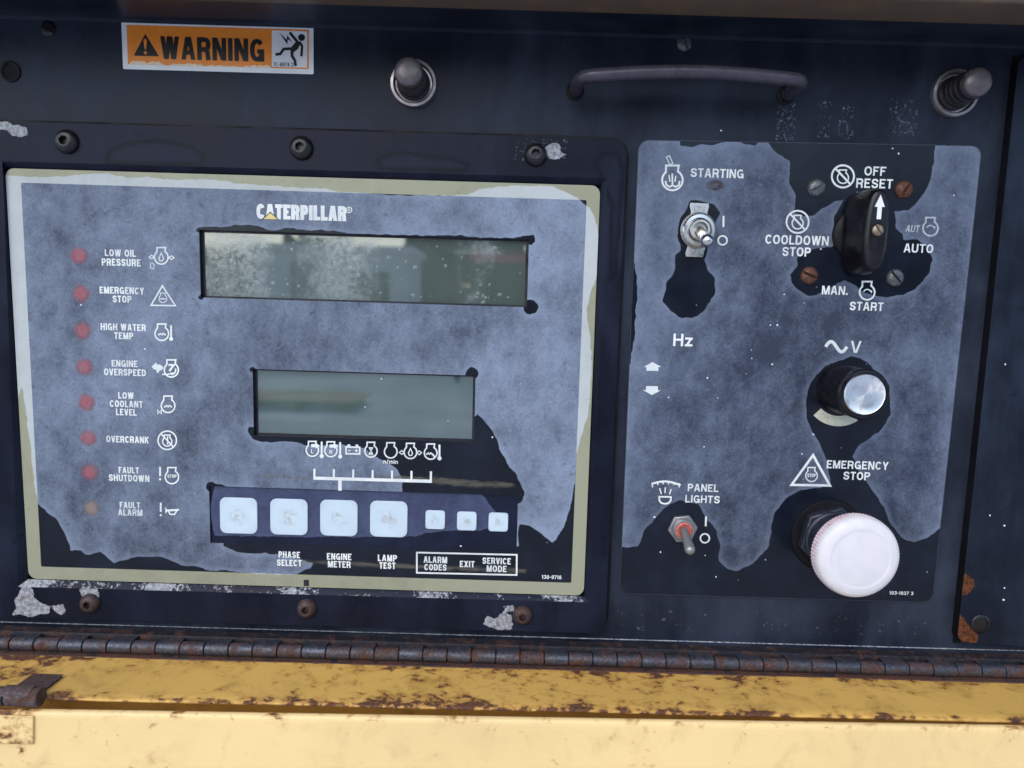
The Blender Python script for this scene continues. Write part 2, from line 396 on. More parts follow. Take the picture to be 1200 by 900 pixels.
def sdist(pts, polys):
    """signed distance in mm to the union of polygons, positive inside"""
    best = np.full(len(pts), -1e9)
    for poly in polys:
        q = np.asarray(poly, float); a = q; b = np.roll(q, -1, 0)
        dmin = np.full(len(pts), 1e9); ins = np.zeros(len(pts), bool)
        for (ax, ay), (bx, by) in zip(a, b):
            ex, ey = bx - ax, by - ay; L = ex * ex + ey * ey + 1e-12
            t = np.clip(((pts[:, 0] - ax) * ex + (pts[:, 1] - ay) * ey) / L, 0, 1)
            dd = np.hypot(pts[:, 0] - ax - t * ex, pts[:, 1] - ay - t * ey); dmin = np.minimum(dmin, dd)
            cr = ((ay > pts[:, 1]) != (by > pts[:, 1])); xi = ax + (pts[:, 1] - ay) * ex / (ey if abs(ey) > 1e-12 else 1e-12)
            ins ^= cr & (pts[:, 0] < xi)
        best = np.maximum(best, np.where(ins, dmin, -dmin))
    return np.clip(best, -20, 20)
def polys_px(lst, d): return [[W(x, y, d) for x, y in p] for p in lst]

class Quad:
    """bilinear patch on a plane d: corners TL,TR,BR,BL in mm; s to the right, t downwards"""
    def __init__(self, q, d): self.q = [Vector(p) for p in q]; self.d = d
    def f(self, s, t):
        a, b, c, e = self.q
        return (a * (1 - s) + b * s) * (1 - t) + (e * (1 - s) + c * s) * t
    def inv(self, p):
        s = t = .5; p = Vector(p)
        for _ in range(25):
            e = self.f(s, t) - p; ds = (self.f(s + 1e-4, t) - self.f(s, t)) / 1e-4; dt = (self.f(s, t + 1e-4) - self.f(s, t)) / 1e-4
            det = ds.x * dt.y - ds.y * dt.x
            s -= (e.x * dt.y - e.y * dt.x) / det; t -= (ds.x * e.y - ds.y * e.x) / det
        return s, t
    def hole(self, q):
        st = [self.inv(p) for p in q]
        return ((st[0][0] + st[3][0]) / 2, (st[1][0] + st[2][0]) / 2, (st[0][1] + st[1][1]) / 2, (st[2][1] + st[3][1]) / 2)
    def rect(self, h): s0, s1, t0, t1 = h; return [self.f(s0, t0), self.f(s1, t0), self.f(s1, t1), self.f(s0, t1)]
    def sheet(self, pitch, holes=(), r=0.0):
        a, b, c, e = self.q; nx = int((b - a).length / pitch) + 1; ny = int((e - a).length / pitch) + 1
        def lines(n, ex):
            L = [i / n for i in range(n + 1)]
            for x in ex:
                L = [y for y in L if abs(y - x) > .45 / n or y in (0, 1)]; L.append(x)
            return sorted(L)
        S = lines(nx, [x for h in holes for x in h[:2]]); T = lines(ny, [x for h in holes for x in h[2:]])
        V = [tuple(self.f(s, t)) for t in T for s in S]
        if r:
            cs = []
            for i in range(4):
                p = self.q[i]; x = (self.q[i - 1] - p).normalized(); y = (self.q[(i + 1) % 4] - p).normalized(); cs.append((p, x, y, p + x * r + y * r))
            for k, v in enumerate(V):
                for p, x, y, cc in cs:
                    w = Vector(v) - p
                    if w.length > r * 1.6: continue
                    if w.dot(x) < r and w.dot(y) < r:
                        e2 = Vector(v) - cc
                        # squash the corner square onto the quarter disc
                        m_ = max(abs(e2.dot(x)), abs(e2.dot(y)))
                        if e2.length > 1e-9: V[k] = tuple(cc + e2 / e2.length * m_)
        Fc = []; w = len(S)
        for j in range(len(T) - 1):
            for i in range(w - 1):
                ms, mt = (S[i] + S[i + 1]) / 2, (T[j] + T[j + 1]) / 2
                if any(h[0] < ms < h[1] and h[2] < mt < h[3] for h in holes): continue
                Fc.append(((j + 1) * w + i, (j + 1) * w + i + 1, j * w + i + 1, j * w + i))
        return [(u, v, self.d) for u, v in V], Fc, np.array(V)
def qpx(q, d): return [W(x, y, d) for x, y in q]

# ---- lettering and pictograms, always flat print
def _se(a0, a1, n=18, e=.90):
    o = []
    for i in range(n + 1):
        a = R(a0 + (a1 - a0) * i / n); ca, sa = math.cos(a), math.sin(a)
        o.append((.5 + .5 * math.copysign(abs(ca) ** e, ca), .5 + .5 * math.copysign(abs(sa) ** e, sa)))
    return o
_V = lambda x: ('q', x, 0, x, 1)
_P = ('c', [(0, 1), (.55, 1), (.82, .97), (.97, .87), (1, .73), (.97, .60), (.82, .49), (.55, .46), (0, .46)])
_S = [(1, .73), (.94, .87), (.78, .97), (.5, 1), (.22, .97), (.06, .88), (.02, .74), (.08, .62), (.26, .55), (.5, .50), (.76, .45), (.94, .38), (1, .26), (.94, .12), (.78, .03), (.5, 0), (.22, .03), (.06, .13), (0, .28)]
GLYPH = {
 'A': (.76, [('q', 0, 0, .43, 1), ('q', 1, 0, .57, 1), ('h', .22, .78, .27)]), 'C': (.72, [('c', _se(35, 325))]), 'D': (.72, [_V(0), ('c', [(0, 1), (.4, 1), (.74, .95), (.95, .78), (1, .5), (.95, .22), (.74, .05), (.4, 0), (0, 0)])]),
 'E': (.62, [_V(0), ('h', 0, 2, 1), ('h', 0, .95, .52), ('h', 0, 2, 0)]), 'F': (.58, [_V(0), ('h', 0, 2, 1), ('h', 0, .92, .52)]), 'G': (.76, [('c', _se(38, 335)), ('h', .52, 2, .44), ('q', 1, 0, 1, .44)]),
 'H': (.72, [_V(0), _V(1), ('h', 0, 1, .52)]), 'I': (0, [_V(.5)]), 'K': (.74, [_V(0), ('q', .05, .34, .92, 1), ('q', .95, 0, .34, .62)]), 'L': (.58, [_V(0), ('h', 0, 2, 0)]),
 'M': (.88, [_V(0), _V(1), ('q', .5, 0, .08, 1), ('q', .5, 0, .92, 1)]), 'N': (.74, [_V(0), _V(1), ('q', .95, 0, .05, 1)]), 'O': (.76, [('o', _se(0, 360, 26)[:-1])]), 'P': (.68, [_V(0), _P]),
 'R': (.72, [_V(0), _P, ('c', [(.55, .46), (.82, .40), (.92, .27), (.93, .1), (1, -9)])]), 'S': (.70, [('c', _S)]), 'T': (.64, [_V(.5), ('h', -2, 2, 1)]), 'U': (.72, [('c', [(0, 9), (0, .3), (.06, .12), (.22, .03), (.5, 0), (.78, .03), (.94, .12), (1, .3), (1, 9)])]),
 'V': (.72, [('q', .44, 0, 0, 1), ('q', .56, 0, 1, 1)]), 'W': (1.02, [('q', .23, 0, 0, 1), ('q', .27, 0, .46, 1), ('q', .73, 0, .54, 1), ('q', .77, 0, 1, 1)]), 'X': (.72, [('q', 0, 0, 1, 1), ('q', 1, 0, 0, 1)]),
 'Y': (.72, [('q', .5, 0, .5, .5), ('q', .47, .4, 0, 1), ('q', .53, .4, 1, 1)]), 'z': (.55, [('h', -2, 2, .66), ('h', -2, 2, 0), ('q', .05, 0, .95, .72)]),
 'n': (.55, [('q', 0, 0, 0, .72), ('c', [(0, .5), (.2, .66), (.6, .68), (.95, .6), (1, .4), (1, -9)])]), 'm': (.85, [('q', 0, 0, 0, .72), ('q', .5, 0, .5, .6), ('c', [(0, .55), (.15, .68), (.4, .66), (.5, .5), (.65, .68), (.9, .66), (1, .45), (1, -9)])]),
 'i': (0, [('q', .5, 0, .5, .72), ('q', .5, .85, .5, 1)]), '/': (.4, [('q', 0, 0, 1, 1)]), '.': (0, [('q', .5, 0, .5, .16)]), '-': (.36, [('h', -2, 2, .42)]),
 '0': (.62, [('o', _se(0, 360, 22)[:-1])]), '1': (.40, [_V(.75), ('q', 0, .68, .6, 1)]), '2': (.62, [('c', [(0, .72), (.06, .9), (.3, 1), (.7, 1), (.95, .88), (1, .7), (.9, .52), (.1, .08)]), ('h', -2, 2, 0)]),
 '3': (.62, [('c', [(0, .8), (.15, .96), (.5, 1), (.85, .95), (.98, .76), (.8, .57), (.45, .52)]), ('c', [(.45, .52), (.85, .47), (1, .27), (.88, .06), (.5, 0), (.13, .04), (0, .22)])]), '4': (.66, [('q', .75, 0, .75, 1), ('q', .05, .3, .7, 1), ('h', -2, 2, .26)]),
 '6': (.62, [('o', [(.5 + .5 * math.cos(R(a)), .3 + .3 * math.sin(R(a))) for a in range(0, 360, 18)]), ('c', [(.95, .86), (.6, 1), (.25, .92), (.04, .65), (0, .3)])]), '7': (.60, [('h', -2, 2, 1), ('q', .25, 0, .9, .95)]),
 '8': (.62, [('o', [(.5 + .46 * math.cos(R(a)), .76 + .24 * math.sin(R(a))) for a in range(0, 360, 18)]), ('o', [(.5 + .5 * math.cos(R(a)), .26 + .26 * math.sin(R(a))) for a in range(0, 360, 18)])]), '9': (.62, [('o', [(.5 + .5 * math.cos(R(a)), .7 + .3 * math.sin(R(a))) for a in range(0, 360, 18)]), ('c', [(.05, .14), (.4, 0), (.75, .08), (.96, .35), (1, .7)])]), ' ': (.30, [])}
def text(s, x, y, w, h, d, par, mat='print_white', bold=.2, slant=0.0, name='lettering', gap=.10):
    """capitals drawn as bands of one weight, fitted to a box w x h photo pixels centred on (x, y)"""
    cx, cy = W(x, y, d); Wd, Hh = mm(w, d), mm(h, d); st = bold * Hh
    flex = sum((GLYPH[c][0] + (gap if i < len(s) - 1 else 0)) * Hh for i, c in enumerate(s)); fix = st * sum(1 for c in s if GLYPH[c][0] == 0)
    kx = (Wd - fix) / flex if flex else 1.0
    X = cx - Wd / 2; Y = cy - Hh / 2; gs = []; n = 0
    for c in s:
        gw, ops = GLYPH[c]; wd = gw * Hh * kx if gw else st
        mxx = lambda u: X if u <= -1 else X + wd if u >= 1.9 else X + st / 2 + u * (wd - st)
        myy = lambda v: Y if v < -1 else Y + Hh if v > 3 else Y + st / 2 + v * (Hh - st)
        for op in ops:
            n += 1; dz = d + n * .004
            if op[0] == 'q':
                _, xa, ya, xb, yb = op
                A = (mxx(xa), Y if ya == 0 else myy(ya)); B = (mxx(xb), Y + Hh if yb == 1 else myy(yb))
                hw = st / 2 * math.hypot(B[0] - A[0], B[1] - A[1]) / abs(B[1] - A[1]) * (1 if abs(B[0] - A[0]) < 1e-6 else .96)
                gs.append(([(A[0] - hw, A[1], dz), (A[0] + hw, A[1], dz), (B[0] + hw, B[1], dz), (B[0] - hw, B[1], dz)], [(0, 1, 2, 3)]))
            elif op[0] == 'h':
                _, xa, xb, yy = op; a, b, q = mxx(xa), mxx(xb), myy(yy); t = st * .46
                gs.append(([(a, q - t, dz), (b, q - t, dz), (b, q + t, dz), (a, q + t, dz)], [(0, 1, 2, 3)]))
            else: gs.append(ribbon([(mxx(u), myy(v)) for u, v in op[1]], st, dz, op[0] == 'o'))
        X += wd + gap * Hh * kx
    V, Fc = join(*gs)
    return obj(name, ([(u + (v - cy) * slant, v, z) for u, v, z in V], Fc), mat, par)
class Pic:
    """collects strokes and filled outlines given in photo pixels; one flat mesh"""
    def __init__(self, d): self.d = d; self.g = []; self.k = 0
    def _d(self): self.k += 1; return self.d + self.k * .012
    def line(self, pts, w=1.7, closed=False): self.g.append(ribbon([W(x, y, self.d) for x, y in pts], mm(w, self.d), self._d(), closed)); return self
    def fill(self, pts): self.g.append(flat([W(x, y, self.d) for x, y in pts], self._d())); return self
    def ring(self, x, y, r, w=1.7, a0=0, a1=360):
        n = max(12, int(r * 3)); full = a1 - a0 >= 360
        return self.line([(x + r * math.cos(R(a0 + (a1 - a0) * i / n)), y + r * math.sin(R(a0 + (a1 - a0) * i / n))) for i in range(n if full else n + 1)], w, full)
    def dot(self, x, y, r): return self.fill(circ((x, y), r, 14))
    def engine(self, x, y, r, w=1.7):
        p = [(x + r * math.cos(R(a)), y + r * math.sin(R(a))) for a in range(-58, 239, 9)]
        return self.line(p + [(x - r * .62, y - r * 1.42), (x + r * .62, y - r * 1.42)], w, True)
    def wave(self, x, y, w): return self.line([(x + (i / 12 - .5) * w, y + math.sin(i / 12 * 5 * math.pi) * 1.0) for i in range(13)], 1.3)
    def thermo(self, x, y0, y1): self.line([(x, y0), (x, y1 - 2)], 2.2); return self.dot(x, y1 - 2, 2.5)
    def drop(self, x, y, s): return self.line([(x, y - s), (x + s * .55, y + s * .2), (x + s * .35, y + s * .75), (x, y + s * .9), (x - s * .35, y + s * .75), (x - s * .55, y + s * .2)], 1.3, True)
    def diamond(self, x, y, a, b): return self.line([(x - a, y), (x, y - b), (x + a, y), (x, y + b)], 1.2, True)
    def bang(self, x, y0, y1): self.line([(x, y0), (x, y1 - 4.5)], 2.2); return self.dot(x, y1 - .8, 1.3)
    def banned(self, x, y, r, w=1.9): self.ring(x, y, r, w); self.engine(x, y + r * .13, r * .50, 1.5); return self.line([(x - r * .68, y - r * .72), (x + r * .68, y + r * .72)], w)
    def arc_arrow(self, x, y, r):
        self.ring(x, y, r * .55, 1.3, 200, 330); return self.fill([(x + r * .75, y - r * .35), (x + r * .28, y - r * .5), (x + r * .62, y + r * .05)])
    def done(self, par, mat='print_white', name='pictogram'): return obj(name, join(*self.g), mat, par)

def screw_socket(c, d, r, mat, par, name='screw', h=3.6, rot=0):
    g = lathe(c, [(r, d - .4), (r, d + .5), (r * .97, d + 1.2), (r * .86, d + h * .62), (r * .68, d + h * .9), (r * .46, d + h)], 36)
    g = (g[0], g[1][:-1])                 # open top
    n = 36; base = len(g[0]) - n
    V = list(g[0]); Fc = list(g[1])
    hexr = r * .40; k = len(V)
    for i in range(n):
        a = 2 * math.pi * i / n; hx = hexr * math.cos(math.pi / 6) / math.cos(((a + rot) % (math.pi / 3)) - math.pi / 6)
        V.append((c[0] + hx * math.cos(a), c[1] + hx * math.sin(a), d + h * .98))
    for i in range(n):
        x, y, z = V[k + i]; V.append((x, y, d + h * .25))
    for i in range(n):
        j = (i + 1) % n
        Fc.append((base + i, base + j, k + j, k + i)); Fc.append((k + i, k + j, k + n + j, k + n + i))
    Fc.append(tuple(range(k + n, k + 2 * n)))
    return obj(name, (V, Fc), mat, par, smooth=32)
def screw_slot(c, d, r, mat, par, ang, h=2.0, name='screw'):
    """domed head in two halves with a real slot between them over a sunken floor"""
    prof = [(r, d - .3), (r, d + .3), (r * .93, d + h * .5), (r * .7, d + h * .85), (r * .3, d + h), (.02, d + h * 1.02)]
    w = r * .15; ca, sa = math.cos(R(ang)), math.sin(R(ang)); V, Fc = [], []; n = 16
    for sg in (1, -1):
        b0 = len(V)
        for pr, pd in prof:
            for i in range(n + 1):
                a = -math.pi / 2 + math.pi * i / n
                x, y = sg * max(pr * math.cos(a), w), sg * pr * math.sin(a)
                V.append((c[0] + ca * x - sa * y, c[1] + sa * x + ca * y, pd))
        for j in range(len(prof) - 1):
            for i in range(n):
                q = b0 + j * (n + 1) + i; Fc.append((q, q + 1, q + n + 2, q + n + 1))
        lo = [b0 + j * (n + 1) for j in range(len(prof))]; hi = [b0 + j * (n + 1) + n for j in range(len(prof))]
        Fc.append(tuple(hi + lo[::-1]))
    fl = flat(circ(c, r * .97, 24), d + h * .22)
    return obj(name, join((V, Fc), fl), mat, par, smooth=40)

# ================================================================== the place round the panel
g = 60.0
ground = obj('ground', ([(-g * 1000, -H * 1000, -g * 1000), (g * 1000, -H * 1000, -g * 1000), (g * 1000, -H * 1000, g * 1000), (-g * 1000, -H * 1000, g * 1000)], [(0, 3, 2, 1)]), 'snowy_yard', kind='structure')

# ---- what the display glass mirrors: an added wood darkening it, and a white site cabin
rnd = random.Random(2); V, Fc = [], []
for k in range(15000):
    x = rnd.uniform(-55, 55); top = (6.6 if x > -5 else 3.1) + .9 * math.sin(x * .45) + .6 * math.sin(x * 1.3 + 1) + .4 * math.sin(x * 2.9)
    z = top * (1 - rnd.random() ** .8 * 1.0); y = 34 + rnd.uniform(-1.6, 1.6); s_ = rnd.uniform(.28, .65)
    a = rnd.uniform(0, 6.28); b = rnd.uniform(-.8, .8); b0 = len(V)
    for ca, cb in ((-1, -.6), (1, -.6), (.7, .7), (-.8, .6)):
        px_, pz_ = ca * s_ * math.cos(b), cb * s_
        V.append(((x + px_ * math.cos(a)) * 1000, (z + pz_ + ca * s_ * math.sin(b) - H) * 1000, (y + px_ * math.sin(a)) * 1000))
    Fc.append((b0, b0 + 1, b0 + 2, b0 + 3))
plain('leaf_dark', (.035, .055, .035), .6, var=.4, scale=.8)
tag(obj('added_wood', (V, Fc), 'leaf_dark', kind='stuff'), 'added unseen dark wood that darkens the right of the upper display', 'added trees')
cab = bpy.data.objects.new('site_cabin', None); COL.objects.link(cab); cab.location = (-4.7, -18, 0)
tag(cab, 'white site cabin across the yard, mirrored in the upper display', 'cabin')
plain('cabin_white', (.78, .79, .80), .5, var=.06, scale=2); plain('cabin_door', (.30, .33, .36), .5, var=.1, scale=2); plain('cabin_glass', (.05, .06, .07), .1, var=.1, scale=2)
def cbox(name, x0, x1, z0, z1, d0, d1, mat): return obj(name, prism([(x0 * 1000, (z0 - H) * 1000), (x1 * 1000, (z0 - H) * 1000), (x1 * 1000, (z1 - H) * 1000), (x0 * 1000, (z1 - H) * 1000)], d0 * 1000, d1 * 1000), mat, cab)
cbox('wall', -6.6, -2.7, .25, 2.6, 18, 20.4, 'cabin_white'); cbox('roof', -6.75, -2.55, 2.6, 2.76, 17.85, 20.5, 'cabin_white'); cbox('skid', -6.4, -2.9, 0, .25, 18.2, 20.2, 'cabin_glass')
cbox('door', -5.7, -4.8, .3, 2.3, 17.96, 18, 'cabin_door'); cbox('window', -4.2, -3.2, 1.2, 2.1, 17.96, 18, 'cabin_glass')
cab = bpy.data.objects.new('red_streak_bar', None); COL.objects.link(cab); cab.location = (0, -12, 0)  # added red bar, out of view, put in for the display's red streak
tag(cab, 'added unseen red bar on two posts, giving the upper display a red streak', 'added bar')
plain('streak_bar_red', (.62, .05, .05), .45, var=.1, scale=3)
cbox('crossbar', -.78, 1.1, 2.08, 2.22, 12, 12.06, 'streak_bar_red')
for x in (-.95, 1.15): cbox('post', x - .05, x + .05, 0, 2.3, 12, 12.1, 'cabin_glass')
cab = bpy.data.objects.new('timber_pallet', None); COL.objects.link(cab); cab.location = (-2.6, -8.7, 0)
tag(cab, 'pale timber pallet lying in the yard, mirrored in the lower display', 'pallet')
plain('timber', (.50, .33, .19), .7, var=.2, scale=4)
for k in range(3): cbox('bearer', -3.3 + .62 * k, -3.2 + .62 * k, 0, .10, 8.1, 9.1, 'timber')
for k in range(5): cbox('board', -3.4, -1.85, .10, .125, 8.1 + .21 * k, 8.24 + .21 * k, 'timber')

# ---- black steel back panel, bent forward into a flange at the foot and a ceiling at the top
vb = (W(0, 731)[1] + W(1200, 758)[1]) / 2; vt = (W(0, 28)[1] + W(1200, 40)[1]) / 2
cU, cV = W(600, 420)
panel = thing('steel_panel', 'black painted steel panel carrying the instrument module and the switch plate', 'panel', cU, vb)
pq = Quad([(-330, vt), (345, vt), (345, vb), (-330, vb)], 0)
V, Fc, A = pq.sheet(3.0)
obj('sheet', (V, Fc), 'black_paint', panel, attrs={'chip_or_glint': sdist(A, polys_px([[(790, 58), (812, 58), (806, 62)]], 0)) - 6, 'rust': np.full(len(A), -20.), 'film': np.full(len(A), -20.)})
def strip(pts, u0, u1, step=4.0):
    """a sheet-metal profile [(v, d)...] run along u; returns shape and its vertex array"""
    n = int((u1 - u0) / step); V = [(u0 + (u1 - u0) * i / n, v, d) for v, d in pts for i in range(n + 1)]; k = n + 1
    Fc = [((j + 1) * k + i, (j + 1) * k + i + 1, j * k + i + 1, j * k + i) for j in range(len(pts) - 1) for i in range(n)]
    return V, Fc
FD = 9.0       # depth of the flange
g = strip([(vb + .02, .02), (vb - .35, .5), (vb - .5, 1.2), (vb - 1.0, FD), (vb - 1.4, FD + .5), (vb - 4, FD + .6)], -330, 345)
rr = np.array([(-1.4 if (j in (3, 4, 5)) else -4.0) + 2.2 * math.sin(p[0] * .021 + 1) for j in range(6) for p in g[0][:len(g[0]) // 6]])
bend_glint = np.array([(.9 if j == 1 else -1.0) for j in range(6) for p in g[0][:len(g[0]) // 6]])  # highlight on the bend painted in as a thin line of metal tone
obj('flange', g, 'black_paint', panel, smooth=50, attrs={'chip_or_glint': bend_glint, 'rust': rr, 'film': np.full(len(rr), -20.)})
LD = 34.0; vl = W(600, 12, LD)[1]
g = strip([(vl + .4, LD), (vl + 1.6, LD - 4), (vt - .3, 2.2), (vt - .9, .9), (vt - 2.4, .5)], -330, 345)
obj('ceiling', g, 'black_paint', panel, smooth=50, attrs={k: np.full(len(g[0]), -20.) for k in ('chip_or_glint', 'rust', 'film')})
for x, y, r_, mt in ((57, 34, 3.6, 'screw_black'), (802, 51, 3.6, 'screw_grey')):
    c = W(x, y); screw_slot(c, 0.0, r_, mt, panel, random.uniform(0, 180), 1.3, 'rivet')
c = W(13, 84); obj('plug', lathe(c, [(4.8, -.2), (4.8, .7), (4.3, 1.0), (3.6, .9), (3.3, .3), (.01, .25)], 28), 'rubber_or_shade', panel, smooth=40)

# ---- roof edge above the opening
lip = thing('housing_roof_edge', 'brown weathered roof edge of the machine housing above the black panel', 'roof edge', 0, vl, LD)
def yl(n, v, jj=-9.): return {'rust': np.full(n, v)}
g = strip([(vl + 45, LD + 22), (vl + 2.5, LD + 22), (vl + .5, LD + 21), (vl, LD + 19), (vl, LD + .2), (vl + 40, LD + .2)], -420, 420, 8)
obj('folded_edge', g, 'yellow_lip', lip, smooth=50, attrs=yl(len(g[0]), 0.))
g = strip([(vl + 46, LD + 21.9), (vl + 62, LD), (vl + 66, -40)], -420, 420, 20)
obj('roof_skin', g, 'yellow_lip', lip, smooth=50, attrs=yl(len(g[0]), -2.))

# ================================================================== instrument module
DB, DL, DP = 6.0, 4.0, 1.0          # bezel face, film, display panes (mm in front of the panel)
bz = [(-55, 140.6), (735, 163), (709, 742.5), (-30, 722.5)]
bq = Quad(qpx(bz, DB), DB)
mc = bq.f(.5, 1)
mod = thing('instrument_module', 'large weathered engine instrument module with two liquid crystal displays and a row of white keys', 'control module', mc.x, mc.y)
lab = [(6, 197), (703.5, 217.5), (684, 698), (33.5, 678)]
op = [(-2, 188.5), (711, 209), (691, 707), (25.5, 686.5)]
hb = bq.hole(qpx(op, DB))
V, Fc, A = bq.sheet(1.6, [hb], r=7.5)
CH = [[(-20, 143), (8, 143), (14, 147), (30, 150), (33, 157), (25, 160), (14, 157), (8, 151), (-20, 151)],
      [(28, 684), (38, 690), (39, 700), (46, 707), (58, 711), (57, 718), (47, 719), (35, 723), (25, 719), (14, 721), (20, 713), (18, 704), (24, 694)],
      [(60, 711), (73, 709), (77, 718), (70, 720)], [(94, 687), (113, 689), (116, 700), (108, 703), (95, 697)],
      [(567, 731), (572, 722), (580, 727), (590, 718), (599, 722), (600, 737), (583, 737)], [(591, 711), (601, 710), (602, 715), (593, 716)],
      [(640, 172), (650, 168), (657, 172), (655, 178), (662, 182), (648, 187), (642, 183)]]
FILM = [[(124, 184), (132, 174), (155, 166), (190, 164), (225, 171), (240, 182), (236, 194), (126, 192)],
        [(440, 186), (455, 180), (480, 178), (500, 183), (530, 185), (552, 192), (545, 201), (446, 199)],
        [(697, 190), (705, 180), (724, 178), (731, 200), (722, 320), (714, 330), (716, 240)]]
obj('bezel', (V, Fc), 'black_bezel', mod, smooth=40, attrs={'chip_or_glint': np.maximum(sdist(A, polys_px(CH, DB)) + .35, -6), 'rust': np.full(len(A), -20.), 'film': sdist(A, polys_px(FILM, DB))})
# outer wall of the bezel
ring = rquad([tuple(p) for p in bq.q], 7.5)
n = len(ring); g = ([(u, v, 0) for u, v in ring] + [(u, v, DB) for u, v in ring], [(i, n + i, n + (i + 1) % n, (i + 1) % n) for i in range(n)])
obj('bezel_shade_line', ribbon(ring, 4.6, .15, True), 'rubber_or_shade', mod)  # dark ribbon painting the shade line round the bezel
obj('bezel_side', g, 'black_bezel', mod, smooth=40, attrs={k: np.full(2 * n, -20.) for k in ('chip_or_glint', 'rust', 'film')})
# sloping lip between the bezel face and the sunken film
oh = [tuple(p) for p in bq.rect(hb)]
ex = 1.0
li = qpx([(lab[0][0] - ex, lab[0][1] - ex), (lab[1][0] + ex, lab[1][1] - ex), (lab[2][0] + ex, lab[2][1] + ex), (lab[3][0] - ex, lab[3][1] + ex)], DL)
V, Fc, chv = [], [], []
for k in range(4):
    a, b = Vector(oh[k]), Vector(oh[(k + 1) % 4]); e, f_ = Vector(li[k]), Vector(li[(k + 1) % 4]); n = 120; b0 = len(V)
    for j, (p, q, d) in enumerate(((a, b, DB), (a.lerp(e, .15), b.lerp(f_, .15), DB - .15), (e, f_, DL - .3))):
        for i in range(n + 1):
            x = p.lerp(q, i / n); V.append((x.x, x.y, d)); chv.append((-.30 + .45 * math.sin(i * .33) * math.sin(i * .11 + 1) + .35 * (i / n) ** 3 if k == 2 else -.95 if k == 1 else -1.3))
    for j in range(2):
        for i in range(n): q = b0 + j * (n + 1) + i; Fc.append((q, q + n + 1, q + n + 2, q + 1))
obj('bezel_lip', (V, Fc), 'black_bezel', mod, smooth=30, attrs={'chip_or_glint': chv, 'rust': [-20.] * len(V), 'film': [(4.0 if q_ > -.9 else -20.) for q_ in chv]})

# the printed film
fq = Quad(qpx(lab, DL), DL)
D1 = [(234, 268.5), (620.5, 281.5), (617, 358.5), (234.5, 350)]
D2 = [(296, 433), (557.5, 439.5), (555.5, 517), (297.5, 511)]
KP = [(245.5, 569), (606.5, 581), (606, 645.5), (246, 637.5)]
h1, h2, hk = [fq.hole(qpx(q, DL)) for q in (D1, D2, KP)]
V, Fc, A = fq.sheet(1.0, [h1, h2, hk], r=4.2)
WET = [[(20, 470), (26, 450), (33, 500), (38, 545), (44, 590), (52, 597), (68, 611), (75, 622), (80, 634), (83, 645), (94, 645), (100, 650), (118, 647), (126, 653), (134, 660), (148, 655), (158, 653), (180, 652), (192, 653), (202, 657), (212, 662), (226, 663), (247, 668), (290, 671), (320, 673), (345, 674), (352, 671), (364, 665), (367, 660), (345, 654), (323, 649.5), (282, 648), (262, 640), (262, 630), (607, 640), (608, 613), (622, 617), (635, 625), (648, 637), (655, 626), (662, 615), (669, 590), (674, 560), (676, 533), (680, 515), (688, 490), (692, 460), (693, 430), (692, 400), (687, 363), (692, 345), (699, 325), (701, 300), (702, 275), (730, 270), (715, 730), (10, 710), (10, 480)],
       [(-10, 180), (-10, 199), (10, 206), (48, 208), (74, 207), (90, 205), (120, 203), (140, 206), (148, 208), (180, 208), (210, 211), (240, 210), (283, 215), (333, 219), (383, 222), (400, 225), (466, 229), (547, 229), (563, 222), (607, 217), (647, 218), (676, 232), (693, 247), (700, 263), (701, 285), (730, 290), (720, 180)],
       [(291, 500), (291, 506), (296, 514), (306, 518), (319, 519), (336, 517), (351, 519), (362, 522), (400, 521), (425, 525), (441, 535), (452, 541), (464, 549), (472, 562), (471, 577), (500, 580), (520, 582), (560, 584), (606, 592), (613, 587), (615, 578), (610, 567), (604, 553), (597, 547), (587, 530), (582, 513), (573, 500), (560, 485), (552, 490), (552, 505), (300, 500)],
       circ((622, 360), 9, 14), circ((553, 438), 8, 12), circ((298, 507), 6.5, 10), circ((247, 570), 6, 10), circ((235, 348), 4, 10), circ((296, 433), 4, 10),
       [(230, 266), (268, 266), (275, 263.5), (290, 264), (302, 265), (312, 269), (325, 269), (335, 267.5), (360, 269.5), (395, 271), (415, 274), (500, 276), (540, 276), (565, 278), (600, 279), (615, 276), (626, 275), (628, 283), (622, 288), (615, 284), (230, 272)],
       [(243, 566), (256, 567), (268, 571), (300, 573), (300, 575), (243, 572)]]
FLD = [[(24.5, 214), (687.5, 234.5), (669.5, 683), (48.2, 664)]]
GR = [[(440, 557), (500, 558), (545, 562), (600, 566), (606, 571), (560, 571), (500, 567), (440, 562)], [(352, 655), (420, 659), (500, 662), (560, 664), (618, 667), (616, 672), (540, 669), (450, 665), (352, 660)], [(300, 556), (365, 560), (365, 563), (300, 559)]]
# the chalk is thicker along the right-hand side and the left margin, thinner in the middle
st_ = (A - np.array(fq.f(0, .5))) / (fq.f(1, .5) - fq.f(0, .5)).length
sx = st_[:, 0]; ss = lambda x: np.clip(x, 0, 1) ** 2 * (3 - 2 * np.clip(x, 0, 1))
bl = 1.25 * ss((sx - .74) / .2) + .5 * (1 - ss(sx / .09)) - .35 * np.exp(-((sx - .32) / .12) ** 2)
film = obj('film', (V, Fc), 'film_instrument', mod, attrs={'bleach': bl, 'grime': np.minimum(sdist(A, polys_px(GR, DL)) - .35, .5), 'wet': sdist(A, polys_px(WET, DL)), 'field': sdist(A, polys_px(FLD, DL))})
film['label'] = 'bleached blue grey printed film with dark wet patches and a pale border'
n0 = W(359, 683, DL)
obj('notch', prism([(n0[0] + a, n0[1] + b) for a, b in ((-1.3, -1.6), (1.3, -1.6), (1.3, 1.6), (-1.3, 1.6))], DL - .2, DL + .25), 'window_edge', mod, bev=.1)

